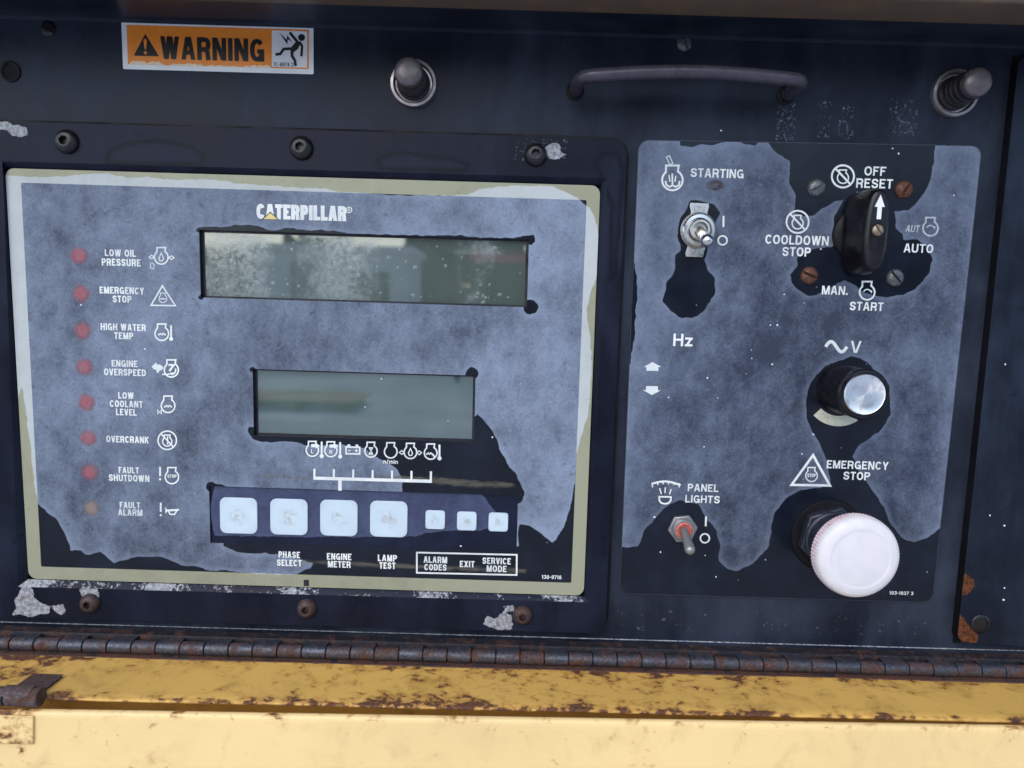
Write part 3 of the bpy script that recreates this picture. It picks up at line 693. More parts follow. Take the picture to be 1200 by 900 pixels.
def window(h, name, matp, dews):
    q = [tuple(p) for p in fq.rect(h)]
    cxy = Vector((sum(p[0] for p in q) / 4, sum(p[1] for p in q) / 4))
    # pane, finely divided so that dew can gather on part of it
    pq_ = Quad(q, DP); V, Fc, A = pq_.sheet(1.2)
    nn = np.array([(dews((x - q[0][0]) / (q[1][0] - q[0][0]), (q[0][1] - y) / (q[0][1] - q[3][1]))) for x, y in A])
    pane = obj(name, (V, Fc), matp, mod, attrs={'dew': nn})
    # walls of the recess, and the dark inner frame lying on the glass
    V = [(*p, DL) for p in q] + [(*p, DP - .1) for p in q]
    obj('reveal', (V, [(i, (i + 1) % 4, 4 + (i + 1) % 4, 4 + i) for i in range(4)]), 'window_edge', pane)
    ins = [tuple(Vector(p).lerp(cxy, 0) + Vector((1.3 * (1 if i in (0, 3) else -1), .9 * (-1 if i in (0, 1) else 1)))) for i, p in enumerate(q)]
    V = [(*p, DP + .25) for p in q] + [(*p, DP + .25) for p in ins] + [(*p, DP + .02) for p in ins]
    obj('inner_frame', (V, [(4 + i, 4 + (i + 1) % 4, (i + 1) % 4, i) for i in range(4)] + [(8 + i, 8 + (i + 1) % 4, 4 + (i + 1) % 4, 4 + i) for i in range(4)]), 'window_edge', pane)
    return pane, q
dew1 = lambda s, t: max(1.0 - abs(s - .09) * 5.5, .85 - abs(s - .42) * 4.5, .45 - abs(s - .85) * 4 + (.2 if t < .25 else 0), 0) + .12
pane1, q1 = window(h1, 'upper_display', 'lcd_wet', dew1); pane1['label'] = 'long upper display with water drops on its glass'
pane2, q2 = window(h2, 'lower_display', 'lcd', lambda s, t: 0.0); pane2['label'] = 'shorter lower display, clean grey green glass'
# beads of water on the upper pane
def drops(zone, n, r0, r1, d, flatn=.45, seed=1, keep=None):
    rnd = random.Random(seed); gs = []
    while len(gs) < n:
        s, t = rnd.random(), rnd.random()
        if keep and rnd.random() > keep(s, t): continue
        p = zone(s, t); r = r0 * (r1 / r0) ** (rnd.random() ** 2.2); e = rnd.uniform(.7, 1.5); a = rnd.uniform(0, 3.1)
        V, Fc = lathe((0, 0), [(r, 0), (r * .93, r * flatn * .45), (r * .7, r * flatn * .8), (r * .35, r * flatn), (.001, r * flatn * 1.04)], 10)
        ca, sa = math.cos(a), math.sin(a)
        gs.append(([(p[0] + ca * x * e - sa * y, p[1] + sa * x * e + ca * y, d + z) for x, y, z in V], Fc))
    return join(*gs)
zq1 = Quad(q1, DP)
obj('bead', drops(lambda s, t: zq1.f(.02 + .96 * s, .06 + .9 * t), 190, .22, 1.15, DP + .01, .4, 3, lambda s, t: min(1, .12 + dew1(s, t) + (.8 if t < .12 and s > .3 else 0))), 'bead', pane1, smooth=60, kind='stuff')

# indicator lamps seen through the film
for i, (x, y) in enumerate(((93, 299.5), (95, 344.5), (97, 387.5), (99, 430), (101.5, 471.5), (103.5, 513), (105.5, 553.5), (107.5, 595.5))):
    c = W(x, y, DL); r = mm(12.2 if i < 7 else 11.2, DL); rings = (.0, .3, .55, .75, .9, 1.0, 1.1); V = []; Fc = []; fd = []
    for k, rr in enumerate(rings):
        for j in range(24):
            V.append((c[0] + r * rr * math.cos(j * math.pi / 12), c[1] + r * rr * math.sin(j * math.pi / 12), DL + .05 + .25 * (1 - min(1, rr) ** 2))); fd.append(rr)
    for k in range(len(rings) - 1):
        for j in range(24): Fc.append((k * 24 + j, (k + 1) * 24 + j, (k + 1) * 24 + (j + 1) % 24, k * 24 + (j + 1) % 24))
    o = obj('indicator_lamp', (V, Fc), 'lamp_red' if i < 7 else 'lamp_amber', mod, smooth=60, attrs={'fade': fd})
    if i == 7: o['label'] = 'tan indicator lamp beside the fault alarm lettering'

# keypad pocket and its keys
kq = [tuple(p) for p in fq.rect(hk)]
DK = DL - .9
kQ = Quad(kq, DK); V, Fc, A = kQ.sheet(1.2)
KW = [[(240, 628), (440, 629.5), (488, 629), (500, 625), (516, 622), (535, 622), (563, 622), (579, 616), (590, 606), (581, 600), (572, 590), (563, 578), (640, 570), (640, 670), (240, 660)], [(240, 640), (252, 630), (246, 600), (252, 566), (236, 566)]]
kp = obj('keypad', (V, Fc), 'film_keypad', mod, attrs={'bleach': np.zeros(len(A)), 'grime': np.full(len(A), -20.), 'wet': sdist(A, polys_px(KW, DK)), 'field': np.full(len(A), 20.)})
V = [(*p, DL) for p in kq] + [(*p, DK - .05) for p in kq]
obj('pocket_wall', (V, [(i, (i + 1) % 4, 4 + (i + 1) % 4, 4 + i) for i in range(4)]), 'collar_grey', kp)
for x, y, w in ((279.5, 604.5, 45), (338.5, 606, 45), (397, 607.3, 45), (455.5, 608.5, 45), (510, 609.3, 23.5), (547, 610.8, 23.5), (584, 612, 23.5)):
    c = W(x, y, DK + .7); s = mm(w, DK) / 2
    V, Fc = prism(rrect((c[0] - s, c[1] - s * .985), (c[0] + s, c[1] + s * .985), s * .34 if w > 30 else s * .3), DK - .05, DK + .7)
    obj('key', (V, Fc), 'key_white', kp, bev=.25)
# fixing screws
for x, y, r_, mt, rot in ((76, 165, 5.6, 'screw_black', .2), (352, 172.5, 5.6, 'screw_black', .5), (628, 180.5, 5.4, 'screw_black', .1), (103.5, 708.5, 5.0, 'screw_brown', .3), (358.5, 714.5, 5.0, 'screw_brown', .7), (612.5, 722.5, 5.0, 'screw_brown', .4)):
    screw_socket(W(x, y, DB + 2), DB, r_, mt, mod, rot=rot)

# printing on the module
T0 = DL + .1
for s_, x, y, w, h in (('LOW OIL', 141, 296.5, 36, 8), ('PRESSURE', 142, 307.5, 45, 8.3), ('EMERGENCY', 142.8, 340.4, 52, 8), ('STOP', 143, 350.5, 22, 8), ('HIGH WATER', 144.5, 383.4, 53, 8), ('TEMP', 145, 393.5, 22.5, 8),
        ('ENGINE', 146, 426, 30.5, 7.8), ('OVERSPEED', 146.5, 436.3, 49.5, 8), ('LOW', 147.6, 463.5, 18.4, 7.8), ('COOLANT', 148, 473.4, 39, 8), ('LEVEL', 148, 483, 24.4, 8), ('OVERCRANK', 149.5, 515, 51, 8),
        ('FAULT', 151, 551, 24.4, 7.7), ('SHUTDOWN', 151.3, 560.3, 48.6, 8), ('FAULT', 152.3, 592, 24.6, 7.7), ('ALARM', 152.7, 600.6, 29.4, 8),
        ('PHASE', 339, 650, 26, 8), ('SELECT', 339, 659.6, 30, 8), ('ENGINE', 397.5, 652.3, 29.7, 8.2), ('METER', 397.6, 661.3, 27.7, 8.2), ('LAMP', 454, 654, 23.2, 8.2), ('TEST', 454, 662.8, 19.7, 8.2),
        ('ALARM', 510.2, 656, 28.5, 8), ('CODES', 510.3, 664.8, 27, 7.8), ('EXIT', 547.5, 661, 17.8, 8), ('SERVICE', 582, 657.4, 34.3, 8), ('MODE', 582, 666.5, 24.3, 8)):
    text(s_, x, y, w, h, T0, film, bold=.20, gap=.13)
text('130-9716', 646.5, 676.3, 24, 4.8, T0, film, bold=.2)
text('n/min', 457.7, 541, 17.5, 5, T0, film, bold=.2)
text('CATERPILLAR', 353.2, 249, 103.5, 17, T0, film, bold=.255, gap=.05)
p = Pic(T0); p.ring(409, 246, 3.3, .9); p.done(film, name='registered_mark'); text('R', 409, 246, 2.6, 3, T0, film, bold=.18)
p = Pic(T0 + .1).fill([(316.8, 248), (327, 257.2), (307, 256.6)]); p.done(film, 'window_edge', 'triangle_edge')
p = Pic(T0 + .16).fill([(316.8, 249.4), (325.4, 257.1), (308.6, 256.7)]); p.done(film, 'print_yellow', 'triangle')
p = Pic(T0).engine(189, 301.5, 8); p.drop(189, 301.5, 5); p.diamond(177.7, 301.3, 3, 2.2); p.diamond(201, 302, 3, 2.2); p.line([(176.5, 307.5), (176.5, 314), (180, 315), (181, 310), (177.5, 308)], .8); p.done(film)
p = Pic(T0).line([(190.3, 335), (205.6, 358.2), (177, 357.8)], 1.8, True); p.engine(191, 350, 4.6, 1.0); p.line([(187.6, 350), (194.4, 350.3)], 1.4); p.done(film)
p = Pic(T0).engine(189.6, 391, 8); p.wave(189.8, 391.5, 9); p.thermo(200.6, 381, 399); p.done(film)
p = Pic(T0).engine(200.8, 433.5, 8.3, 1.9); p.line([(190, 438.8), (196, 438.8), (203, 437)], 1.6); p.line([(197.5, 427.5), (203.5, 428), (198.5, 435)], 2.4); p.ring(200.8, 433.5, 5.2, 1.8, -20, 95)
p.fill([(177.5, 429.5), (180.5, 427.3), (182, 425.3), (184, 424.8), (183.6, 427), (187.5, 427.2), (190.8, 429.3), (191.2, 432), (189, 434), (186.8, 434.4), (185.8, 437), (183.4, 436.4), (183.4, 433.6), (180, 432.6)]); p.done(film)
p = Pic(T0).engine(197, 475.5, 8); p.wave(197, 476, 9); p.line([(184.8, 480.5), (184.8, 485), (189.3, 480.5), (189.3, 485)], 1.0, True); p.done(film)
p = Pic(T0).banned(196, 516, 10.8, 1.7); p.line([(196.5, 511), (196.5, 521)], 1.4); p.done(film)
p = Pic(T0).bang(187.6, 547, 562.4); p.engine(201.5, 559, 7.8); p.done(film); text('STOP', 201.5, 558, 11, 4, T0 + .1, film, bold=.2)
p = Pic(T0).bang(188.4, 589, 604.5); p.fill([(193.6, 593.6), (195.5, 597), (209.8, 596.4), (209.8, 598.4), (195.5, 599.6), (193.8, 602.4)]); p.line([(197.5, 599.5), (199.5, 602.6), (204.5, 602.8), (207.3, 598.4)], 1.8); p.done(film)
# the row of meter pictograms with its bracket
for x, y, lt in ((366, 527.5, 'L'), (387.7, 528, 'H')):
    p = Pic(T0).engine(x, y, 7.2, 1.7); p.fill([(x - 1.5, y - 7.2), (x + 4, y - 7.2), (x + 4, y - 8.6), (x + 9, y - 5), (x + 4, y - 1.8), (x + 4, y - 3.4), (x - 1.5, y - 3.4)]); p.thermo(x + 11, y - 10, y + 9); p.done(film)
    text(lt, x, y + 1.5, 3.2, 5, T0 + .1, film, bold=.2)
p = Pic(T0).line([(405.5, 523.8), (421.5, 524.2), (421.5, 532), (405.5, 531.7)], 1.9, True); p.fill([(407, 520.8), (410.6, 520.8), (410.6, 523), (407, 523)]); p.fill([(416.6, 521), (420, 521), (420, 523.3), (416.6, 523.3)]); p.line([(407.6, 528), (411, 528)], 1.2); p.line([(415.8, 528.2), (419.4, 528.2)], 1.2); p.line([(417.6, 526.4), (417.6, 530)], 1.2); p.done(film)
p = Pic(T0).engine(434.7, 528.5, 7.2); p.line([(432.8, 524.8), (436.6, 524.8), (432.8, 532), (436.6, 532)], 1.3, True); p.done(film)
Pic(T0).engine(457.9, 529.3, 7.4).done(film)
p = Pic(T0).engine(481, 530, 7.4); p.drop(481, 530, 4.4); p.diamond(470.8, 530.2, 2.8, 2.2); p.diamond(491.3, 530.6, 2.8, 2.2); p.done(film)
p = Pic(T0).engine(504.7, 530.8, 7.4); p.wave(503.5, 531.5, 8); p.line([(506, 531.5), (510.5, 536.5)], 2.0); p.thermo(515, 521, 539); p.done(film)
p = Pic(T0).line([(367.2, 560.3), (506.2, 564)], 3.9)
for i in range(7): x = 368.5 + 22.75 * i; p.line([(x, 549.2 + .52 * i), (x - .1, 560 + .6 * i)], 2.5)
p.line([(398.5, 563), (398.4, 575)], 4.4); p.done(film, name='bracket')
p = Pic(T0).line([(488.5, 647.5), (605.6, 650.2), (605.4, 673.8), (488.5, 671.2)], 2.0, True); p.done(film, name='box_rule')

# ================================================================== switch plate
DS = 0.7
sq = [(748.5, 164), (1151, 171), (1092.5, 706), (726, 695.5)]
sQ = Quad(qpx(sq, DS), DS); bc = sQ.f(.5, 1)
swp = thing('switch_plate', 'thin black switch plate with bleached blue haze and dark wet stains', 'control plate', bc.x, bc.y)
V, Fc, A = sQ.sheet(1.0, r=5.0)
SW = [[(898, 155), (900, 168), (910, 180), (925, 188), (924, 214), (933, 230), (931, 248), (943, 253), (954, 253), (963, 245), (981, 235), (990, 233), (977, 254), (977, 290), (959, 291), (943, 294), (933, 303), (934, 312), (925, 321), (927, 330), (937, 341), (948, 347), (965, 343), (981, 332), (990, 329), (1001, 334), (1012, 343), (1037, 349), (1059, 345), (1074, 337), (1089, 321), (1092, 303), (1088, 290), (1074, 281), (1059, 281), (1058, 274), (1050, 268), (1050, 259), (1048, 248), (1065, 247), (1081, 230), (1089, 214), (1094, 192), (1098, 155)],
      [(808, 235), (817, 234), (837, 240), (843.5, 249), (841, 256), (838, 262), (827, 298), (826, 305), (829, 316), (838, 326), (838, 344), (832, 354), (824, 365.5), (811.5, 373), (799, 373), (786, 365), (776, 353), (780, 341), (781, 331), (790, 321), (791, 298), (799, 294), (797, 285), (794, 277), (796, 259), (806, 244)],
      [(715, 641), (747.5, 641), (755, 622), (778, 595), (797, 586), (819, 591.5), (827, 607), (840, 622), (844, 641), (842, 656), (853, 667), (865, 669), (883.5, 659.5), (900.5, 641), (904, 622), (906, 603), (921, 584), (936, 575), (963, 571), (974, 565), (970, 546), (967, 535), (961, 520), (951.5, 506.5), (946, 489.5), (944, 467), (950, 448), (967, 429), (997, 417), (1016, 423), (1042, 452), (1044, 486), (1031, 505), (1004, 525), (1000, 535), (1004, 548), (1013, 563), (1027, 580), (1037, 597), (1043, 613), (1057, 630), (1070, 635), (1087, 630), (1100, 620), (1120, 610), (1110, 730), (710, 720)],
      [(725, 285), (742, 300), (746, 320), (747, 345), (745, 367), (743, 400), (738, 427), (722, 432)],
      [(795, 155), (797, 171), (812, 173), (822, 169), (835, 171), (850, 166), (860, 165), (870, 168), (885, 170), (900, 155)]]
sx = (A[:, 0] - sQ.f(0, .5).x) / (sQ.f(1, .5).x - sQ.f(0, .5).x) + .09 * ((A[:, 1] - sQ.f(.5, .5).y) / 110.0) * np.array([-1.0])
ed = np.minimum(np.abs(sdist(A, [[tuple(p) for p in sQ.q]])), 20) / 20
bl = -.85 + 1.7 * np.exp(-ed / .30) + .55 * np.exp(-((sx - .1) / .12) ** 2)
plate = obj('plate', (V, Fc), 'film_switch', swp, attrs={'bleach': bl, 'grime': np.full(len(A), -20.), 'wet': sdist(A, polys_px(SW, DS)), 'field': np.full(len(A), 20.)})
ring = rquad([tuple(p) for p in sQ.q], 5.0)
obj('plate_edge', ribbon(ring, .45, DS + .03, True), 'collar_grey', swp)
n = len(ring); obj('plate_side', ([(u, v, -.1) for u, v in ring] + [(u, v, DS) for u, v in ring], [(i, n + i, n + (i + 1) % n, (i + 1) % n) for i in range(n)]), 'window_edge', swp)
T1 = DS + .1
for s_, x, y, w, h in (('STARTING', 840.5, 203, 60.5, 10), ('OFF', 1025.7, 200.5, 24.7, 10.3), ('RESET', 1024.8, 215, 41.7, 10.6), ('COOLDOWN', 934, 281.3, 73, 10.6), ('STOP', 933.5, 295, 32.7, 10.4), ('AUTO', 1076.4, 291, 34, 10),
        ('MAN.', 978.4, 340.2, 30, 10), ('START', 1015.5, 359, 39, 10), ('Hz', 800.4, 398.5, 22.7, 14.5), ('V', 1003, 406.5, 12.5, 14), ('EMERGENCY', 1005, 545, 73.4, 9.8), ('STOP', 1004, 557.7, 31.7, 9.8), ('PANEL', 824, 571.7, 36.7, 9.2), ('LIGHTS', 823.3, 585, 41.3, 9.2)):
    text(s_, x, y, w, h, T1, plate, bold=.185, gap=.13)
text('AUT', 1069.5, 268, 15.6, 8, T1, plate, 'print_grey', bold=.16, slant=.15)
text('103-1837 3', 1056.3, 695, 29, 4.3, T1, plate, bold=.2)
p = Pic(T1).engine(788, 211, 12, 2.2); p.line([(780.8, 184), (784.5, 182.5), (788.5, 191.5), (785, 193), ], 1.1, True)
p.line([(788, 216), (787.8, 203)], 2.0); p.line([(785, 213), (784, 205)], 1.5); p.line([(791, 213), (792, 206)], 1.5); p.line([(779.8, 212), (781, 217), (785, 219), (788, 217), (791.5, 219), (795.5, 217), (796.5, 212)], 2.0); p.done(plate)
Pic(T1).banned(987.8, 206.7, 13, 2.2).done(plate); Pic(T1).banned(934.7, 260, 13, 2.0).done(plate)
p = Pic(T1).engine(1090.4, 267.5, 8.8, 1.9); p.arc_arrow(1090.4, 268.5, 8); p.done(plate, 'print_grey')
p = Pic(T1).engine(1016.2, 342.5, 8.8, 2.0); p.arc_arrow(1016.2, 343.5, 8); p.done(plate)
p = Pic(T1).line([(967.5 + 25 * i / 24, 406.3 - 6 * math.sin(2 * math.pi * i / 24)) for i in range(25)], 3.8); p.done(plate)
Pic(T1).fill([(764.5, 424.3), (775, 430), (771.5, 430), (771.5, 434.7), (757.5, 434.5), (757.5, 430), (754.5, 430)]).done(plate, name='arrow_mark')
Pic(T1).fill([(764, 463), (753.5, 457.2), (757, 457.2), (757, 452.4), (771, 452.6), (771, 457.4), (774.3, 457.4)]).done(plate, name='arrow_mark')
p = Pic(T1).line([(763.5 + 34 * i / 10, 567 - 3.6 * math.sin(math.pi * i / 10) + .16 * i) for i in range(11)], 2.4)
for i in range(6): x = 764.5 + 6.3 * i; y = 566.5 - 2.6 * math.sin(math.pi * (i + .2) / 5.4); p.line([(x, y), (x, y + (5 if i in (0, 5) else 3.6))], 1.4)
p.line([(773, 572), (775, 579)], 1.5); p.line([(779.6, 571), (779.2, 578)], 1.5); p.line([(786.5, 573), (784.5, 579)], 1.5)
p.line([(772.5, 582), (786.3, 582.3), (786, 586.5), (783.2, 589.6), (779, 590.4), (775, 589.4), (772.6, 586.5)], 2.0, True); p.done(plate)
p = Pic(T1).line([(952.8, 533.5), (972.6, 569), (927.6, 568.2)], 3.0, True); p.engine(951, 557.5, 6.8, 1.4); p.done(plate); text('STOP', 951, 557, 10, 4.2, T1 + .12, plate, bold=.2)
p = Pic(T1).line([(847.9, 253), (847.7, 266)], 2.2); p.ring(846.8, 281.7, 5.3, 1.8); p.done(plate)
p = Pic(T1).line([(827.4, 605), (827, 616.7)], 2.2); p.ring(826, 630.8, 5.3, 1.8); p.done(plate)
ac = (983, 459); R0, R1 = 28.5, 40.5; k = 24
aa = [R(57 + (137 - 57) * i / k) for i in range(k + 1)]
Pic(T1).fill([(ac[0] + R1 * math.cos(a), ac[1] + R1 * math.sin(a)) for a in aa] + [(ac[0] + R0 * math.cos(a), ac[1] + R0 * math.sin(a)) for a in reversed(aa)]).done(plate, 'print_cream', 'scale_arc')
c = W(838.5, 217, DS); V = []; Fc = []; fd = []
for k, rr in enumerate((0, .5, .8, 1.0)):
    for j in range(20): V.append((c[0] + 4.7 * rr * math.cos(j * math.pi / 10), c[1] + 2.5 * rr * math.sin(j * math.pi / 10), DS + .06 + .2 * (1 - rr))); fd.append(rr * .8)
for k in range(3):
    for j in range(20): Fc.append((k * 20 + j, (k + 1) * 20 + j, (k + 1) * 20 + (j + 1) % 20, k * 20 + (j + 1) % 20))
obj('indicator_lamp', (V, Fc), 'lamp_purple', swp, attrs={'fade': fd})

# ================================================================== controls standing on the switch plate
def toggle_lever(t, c, dv, mat, d0=4.0, tip=18.0, du=0.0, r0=1.9, r1=2.9):
    n = 8; path = [(c[0] + du * (i / n), c[1] + dv * (i / n), d0 + (tip - d0) * i / n) for i in range(n + 1)]
    ax = (Vector(path[-1]) - Vector(path[0])).normalized()
    rad = [r0 + (r1 - r0) * (i / n) ** 1.3 for i in range(n + 1)]
    e = Vector(path[-1])
    for k in range(1, 6): a = k / 5 * math.pi / 2; path.append(tuple(e + ax * r1 * math.sin(a))); rad.append(max(.05, r1 * math.cos(a)))
    return obj('lever', tube(path, rad, 20), mat, t, smooth=50)
# starting toggle with its stamped legend tab
c = W(818.5, 270, DS + 1.5)
t = thing('toggle_switch', 'chrome toggle switch with a stamped on-off tab under the word starting', 'switch', c[0], c[1], DS, 'toggle switches')
k = mm(1)
tabp = [(-10.5, 31), (10.5, 31), (11, 27), (9.5, 20), (13, 12), (13, -12), (9.5, -18), (8, -26), (7, -30), (-12.5, -30), (-13, -26), (-11, -18), (-13, -12), (-13, 12), (-9, 20), (-11, 27)]
tp = obj('legend_tab', prism([(c[0] + a * k, c[1] + b * k) for a, b in tabp], DS + .05, DS + 1.0), 'chrome', t, bev=.2)
text('ON', 819.3, 244.5, 12, 6, DS + 1.06, tp, 'dull_steel', .12); text('OFF', 816, 293.5, 13, 6, DS + 1.06, tp, 'dull_steel', .12)
obj('washer', lathe(c, [(8.7, DS + 1), (8.7, DS + 1.5, .0), (8.2, DS + 1.9), (5.0, DS + 2.0), (5.0, DS + .5)], 60)[0:2], 'dull_steel', t, smooth=30)
g = lathe(c, [(7.9, DS + 1.9, .03), (7.9, DS + 3.0, .03), (7.3, DS + 3.6), (5.8, DS + 3.7), (5.3, DS + 2.2), (5.2, DS + 2.2)], 64); obj('ring_nut', (g[0], g[1][:-1]), 'chrome', t, smooth=30)
g = lathe(c, [(5.0, DS + 1.8), (5.0, DS + 5.2), (4.6, DS + 5.6), (3.6, DS + 5.6), (3.1, DS + 3.2), (.01, DS + 2.9)], 40); obj('bushing', g, 'chrome', t, smooth=30)
toggle_lever(t, c, -6.2, 'chrome', DS + 3, DS + 16.5, 0.4, 2.1, 3.0)
# panel lights toggle
c = W(800, 619.5, DS + 1.5)
t = thing('toggle_switch', 'grey toggle switch with hex nut and red seal below the words panel lights', 'switch', c[0], c[1], DS, 'toggle switches')
hx = [(c[0] + 7.6 * math.cos(R(a)), c[1] + 7.6 * math.sin(R(a))) for a in range(8, 368, 60)]
obj('hex_nut', prism(hx, DS + .02, DS + 2.6), 'dull_steel', t, bev=.5)
g = lathe(c, [(5.4, DS + 2.4), (5.4, DS + 4.2), (5.0, DS + 4.6), (4.1, DS + 4.6), (3.9, DS + 3.6), (3.8, DS + 3.6)], 40); obj('bushing', (g[0], g[1][:-1]), 'dull_steel', t, smooth=30)
g = lathe(c, [(4.3, DS + 4.0), (4.0, DS + 4.9), (3.4, DS + 5.3), (2.9, DS + 5.0), (2.7, DS + 4.0), (.01, DS + 3.8)], 36); obj('seal', g, 'red_seal', t, smooth=40)
toggle_lever(t, c, -5.6, 'lever_grey', DS + 3.5, DS + 16.5, 0.2, 1.9, 2.6)

# rotary selector
c = W(1004, 275, DS)
t = thing('selector_switch', 'black rotary selector knob with a white arrow pointing up to off reset', 'switch', c[0], c[1], DS)
obj('skirt', lathe(c, [(12.0, DS - .02), (12.0, DS + .8), (11.4, DS + 1.6), (9.0, DS + 2.2), (.01, DS + 2.2)], 48), 'rubber_or_shade', t, smooth=40)
def lens(hl, hw, n=36):
    out = []
    for i in range(n):
        a = 2 * math.pi * i / n; ca, sa = math.cos(a), math.sin(a)
        out.append((hw * math.copysign(abs(ca) ** .75, ca), hl * math.copysign(abs(sa) ** .78, sa)))
    return out
V, Fc = [], []; lev = [(19.8, 8.0, 2.0), (19.8, 7.6, 6.0), (19.4, 6.8, 12.0), (18.8, 5.9, 16.5), (18.2, 5.3, 18.8), (17.2, 4.5, 19.6), (15.5, 3.4, 19.9)]
for hl, hw, d in lev: V += [(c[0] + x, c[1] + y, DS + d) for x, y in lens(hl, hw)]
n = 36
for j in range(len(lev) - 1):
    for i in range(n): Fc.append((j * n + i, j * n + (i + 1) % n, (j + 1) * n + (i + 1) % n, (j + 1) * n + i))
Fc.append(tuple(range((len(lev) - 1) * n, len(lev) * n)))
grip = obj('grip', (V, Fc), 'knob_black', t, smooth=50)
q = [(0, 15.8), (2.3, 10.4), (1.0, 10.4), (1.0, 4.9), (-1.0, 4.9), (-1.0, 10.4), (-2.3, 10.4)]
obj('pointer', prism([(c[0] + x, c[1] + y) for x, y in q], DS + 19.7, DS + 20.02), 'sticker_white', grip)
g = lathe(c, [(3.3, DS + 19.6), (3.3, DS + 20.1), (2.9, DS + 20.1), (2.9, DS + 19.95), (.02, DS + 19.95)], 28); obj('screw_seat', g, 'rubber_or_shade', grip, smooth=30)
screw_slot(c, DS + 19.8, 2.6, 'screw_brass', grip, 35, 1.1, 'centre_screw')
for x, y, mt, an in ((957.5, 220, 'screw_grey', -62), (1060, 222, 'screw_rust', -30), (949, 323, 'screw_rust', 65), (1049.5, 325.5, 'screw_grey', 42)):
    screw_slot(W(x, y, DS + 1), DS, 4.3, mt, t, an, 2.2)

# voltage knob
c = W(984, 455, DS)
t = thing('voltage_knob', 'black fluted knob with a bright spun aluminium cap below the volt sign', 'knob', c[0], c[1], DS)
g = lathe(c, [(11.6, DS - .02, .02), (11.6, DS + 3, .02), (11.5, DS + 22.0, .02), (11.9, DS + 22.6), (11.9, DS + 24.2), (11.2, DS + 25.0), (9.9, DS + 25.2), (9.7, DS + 24.6), (.01, DS + 24.6)], 120)
obj('body', g, 'knob_black', t, smooth=30)
obj('cap', lathe(c, [(9.6, DS + 24.4), (9.6, DS + 25.3), (9.2, DS + 25.8), (8.8, DS + 25.6), (4.5, DS + 25.5), (.02, DS + 25.5)], 56), 'spun_aluminium', t, smooth=35)

# emergency stop
c = W(970, 627.5, DS)
t = thing('emergency_stop_button', 'large milky white mushroom push button below the emergency stop lettering', 'button', c[0], c[1], DS)
obj('gasket', lathe(c, [(18.8, DS - .02), (18.8, DS + 1.0), (18.3, DS + 1.6), (15, DS + 1.7), (.01, DS + 1.7)], 56), 'rubber_or_shade', t, smooth=40)
hx = [(c[0] + 16.6 * math.cos(R(a)), c[1] + 16.6 * math.sin(R(a))) for a in range(78, 438, 60)]
obj('hex_collar', prism(hx, DS + 1.6, DS + 6.5), 'collar_grey', t, bev=.7)
obj('barrel', lathe(c, [(14.2, DS + 6.4), (14.2, DS + 7.6), (13.4, DS + 8.4), (13.4, DS + 13.5), (14.0, DS + 14.0), (14.0, DS + 20.5), (12.6, DS + 21.4), (12.6, DS + 26), (.01, DS + 26)], 56), 'collar_grey', t, smooth=30)
b0 = DS + 24.5
hd = obj('mushroom_head', lathe(c, [(12.4, b0), (17.6, b0), (18.9, b0 + .7, .0), (19.3, b0 + 1.4, .009), (19.4, b0 + 5.5, .009), (19.0, b0 + 7.4, .006), (18.2, b0 + 8.6), (16.6, b0 + 9.5), (14.6, b0 + 9.9), (13.8, b0 + 10.0), (13.3, b0 + 9.85), (12.7, b0 + 9.9), (8, b0 + 10.4), (3, b0 + 10.6), (.02, b0 + 10.6)], 150), 'estop_white', t, smooth=28)

hd.data.materials.append(M['estop_pink'])
for pl in hd.data.polygons:
    dd_ = -(pl.center[1] + hd.parent.location[1]) * 1000
    if dd_ < b0 + 6.2: pl.material_index = 1
# ================================================================== things on the black panel
# warning sticker
wq = [(142, 22), (367.2, 28.6), (367.4, 87), (144.2, 80.8)]
Wm = qpx(wq, .2); wc = W(255, 84)
t = thing('warning_sticker', 'orange and white warning sticker with an electric shock pictogram', 'sticker', wc[0], wc[1])
obj('backing', prism(rquad(Wm, .6, 3), -.02, .2), 'sticker_white', t)
of = qpx([(148.3, 29), (362, 34.8), (361.9, 81), (149.8, 75.6)], .25)
ff = obj('orange_field', flat(of, .26), 'sticker_orange', t)
text('WARNING', 248.7, 57.4, 116.6, 24.5, .36, ff, 'sticker_black', .205)
p = Pic(.34).fill([(170.2, 39.6), (186.4, 66), (156.6, 65.3)]); p.done(ff, 'sticker_black', 'triangle')
p = Pic(.42).fill([(168.2, 47.5), (169.2, 45.6), (171.2, 45.6), (172.2, 47.5), (171, 58), (169.6, 58)]); p.dot(170.4, 61.8, 1.9); p.done(ff, 'sticker_orange', 'exclamation_mark')
wb = obj('white_box', flat(qpx([(318.5, 35.6), (360, 36.8), (359.8, 79.3), (318.5, 78.2)], .34), .34), 'sticker_white', t)
p = Pic(.44).dot(353.4, 44, 4.1); p.line([(339.5, 38), (343.5, 43), (349, 49.5)], 3.0); p.line([(351, 49), (354, 54), (353.2, 66)], 2.8)
p.fill([(347.5, 47.5), (352.8, 49.5), (349.5, 57), (344, 61.5), (339.5, 57.5), (343.5, 53)]); p.line([(343, 57), (332.5, 57.5), (328.5, 63.2), (322.8, 64)], 3.0); p.line([(342, 58.5), (342.4, 66), (345.4, 70.5), (346.6, 77.5)], 3.2)
p.fill([(326.8, 37.6), (336, 46.8), (336.6, 41.2), (342.3, 49.6), (337.4, 46), (336.6, 52)]); p.done(wb, 'sticker_black')
text('7C-8974 2', 332, 75.6, 23, 4.3, .44, wb, 'sticker_black', .15)
rnd = random.Random(5)
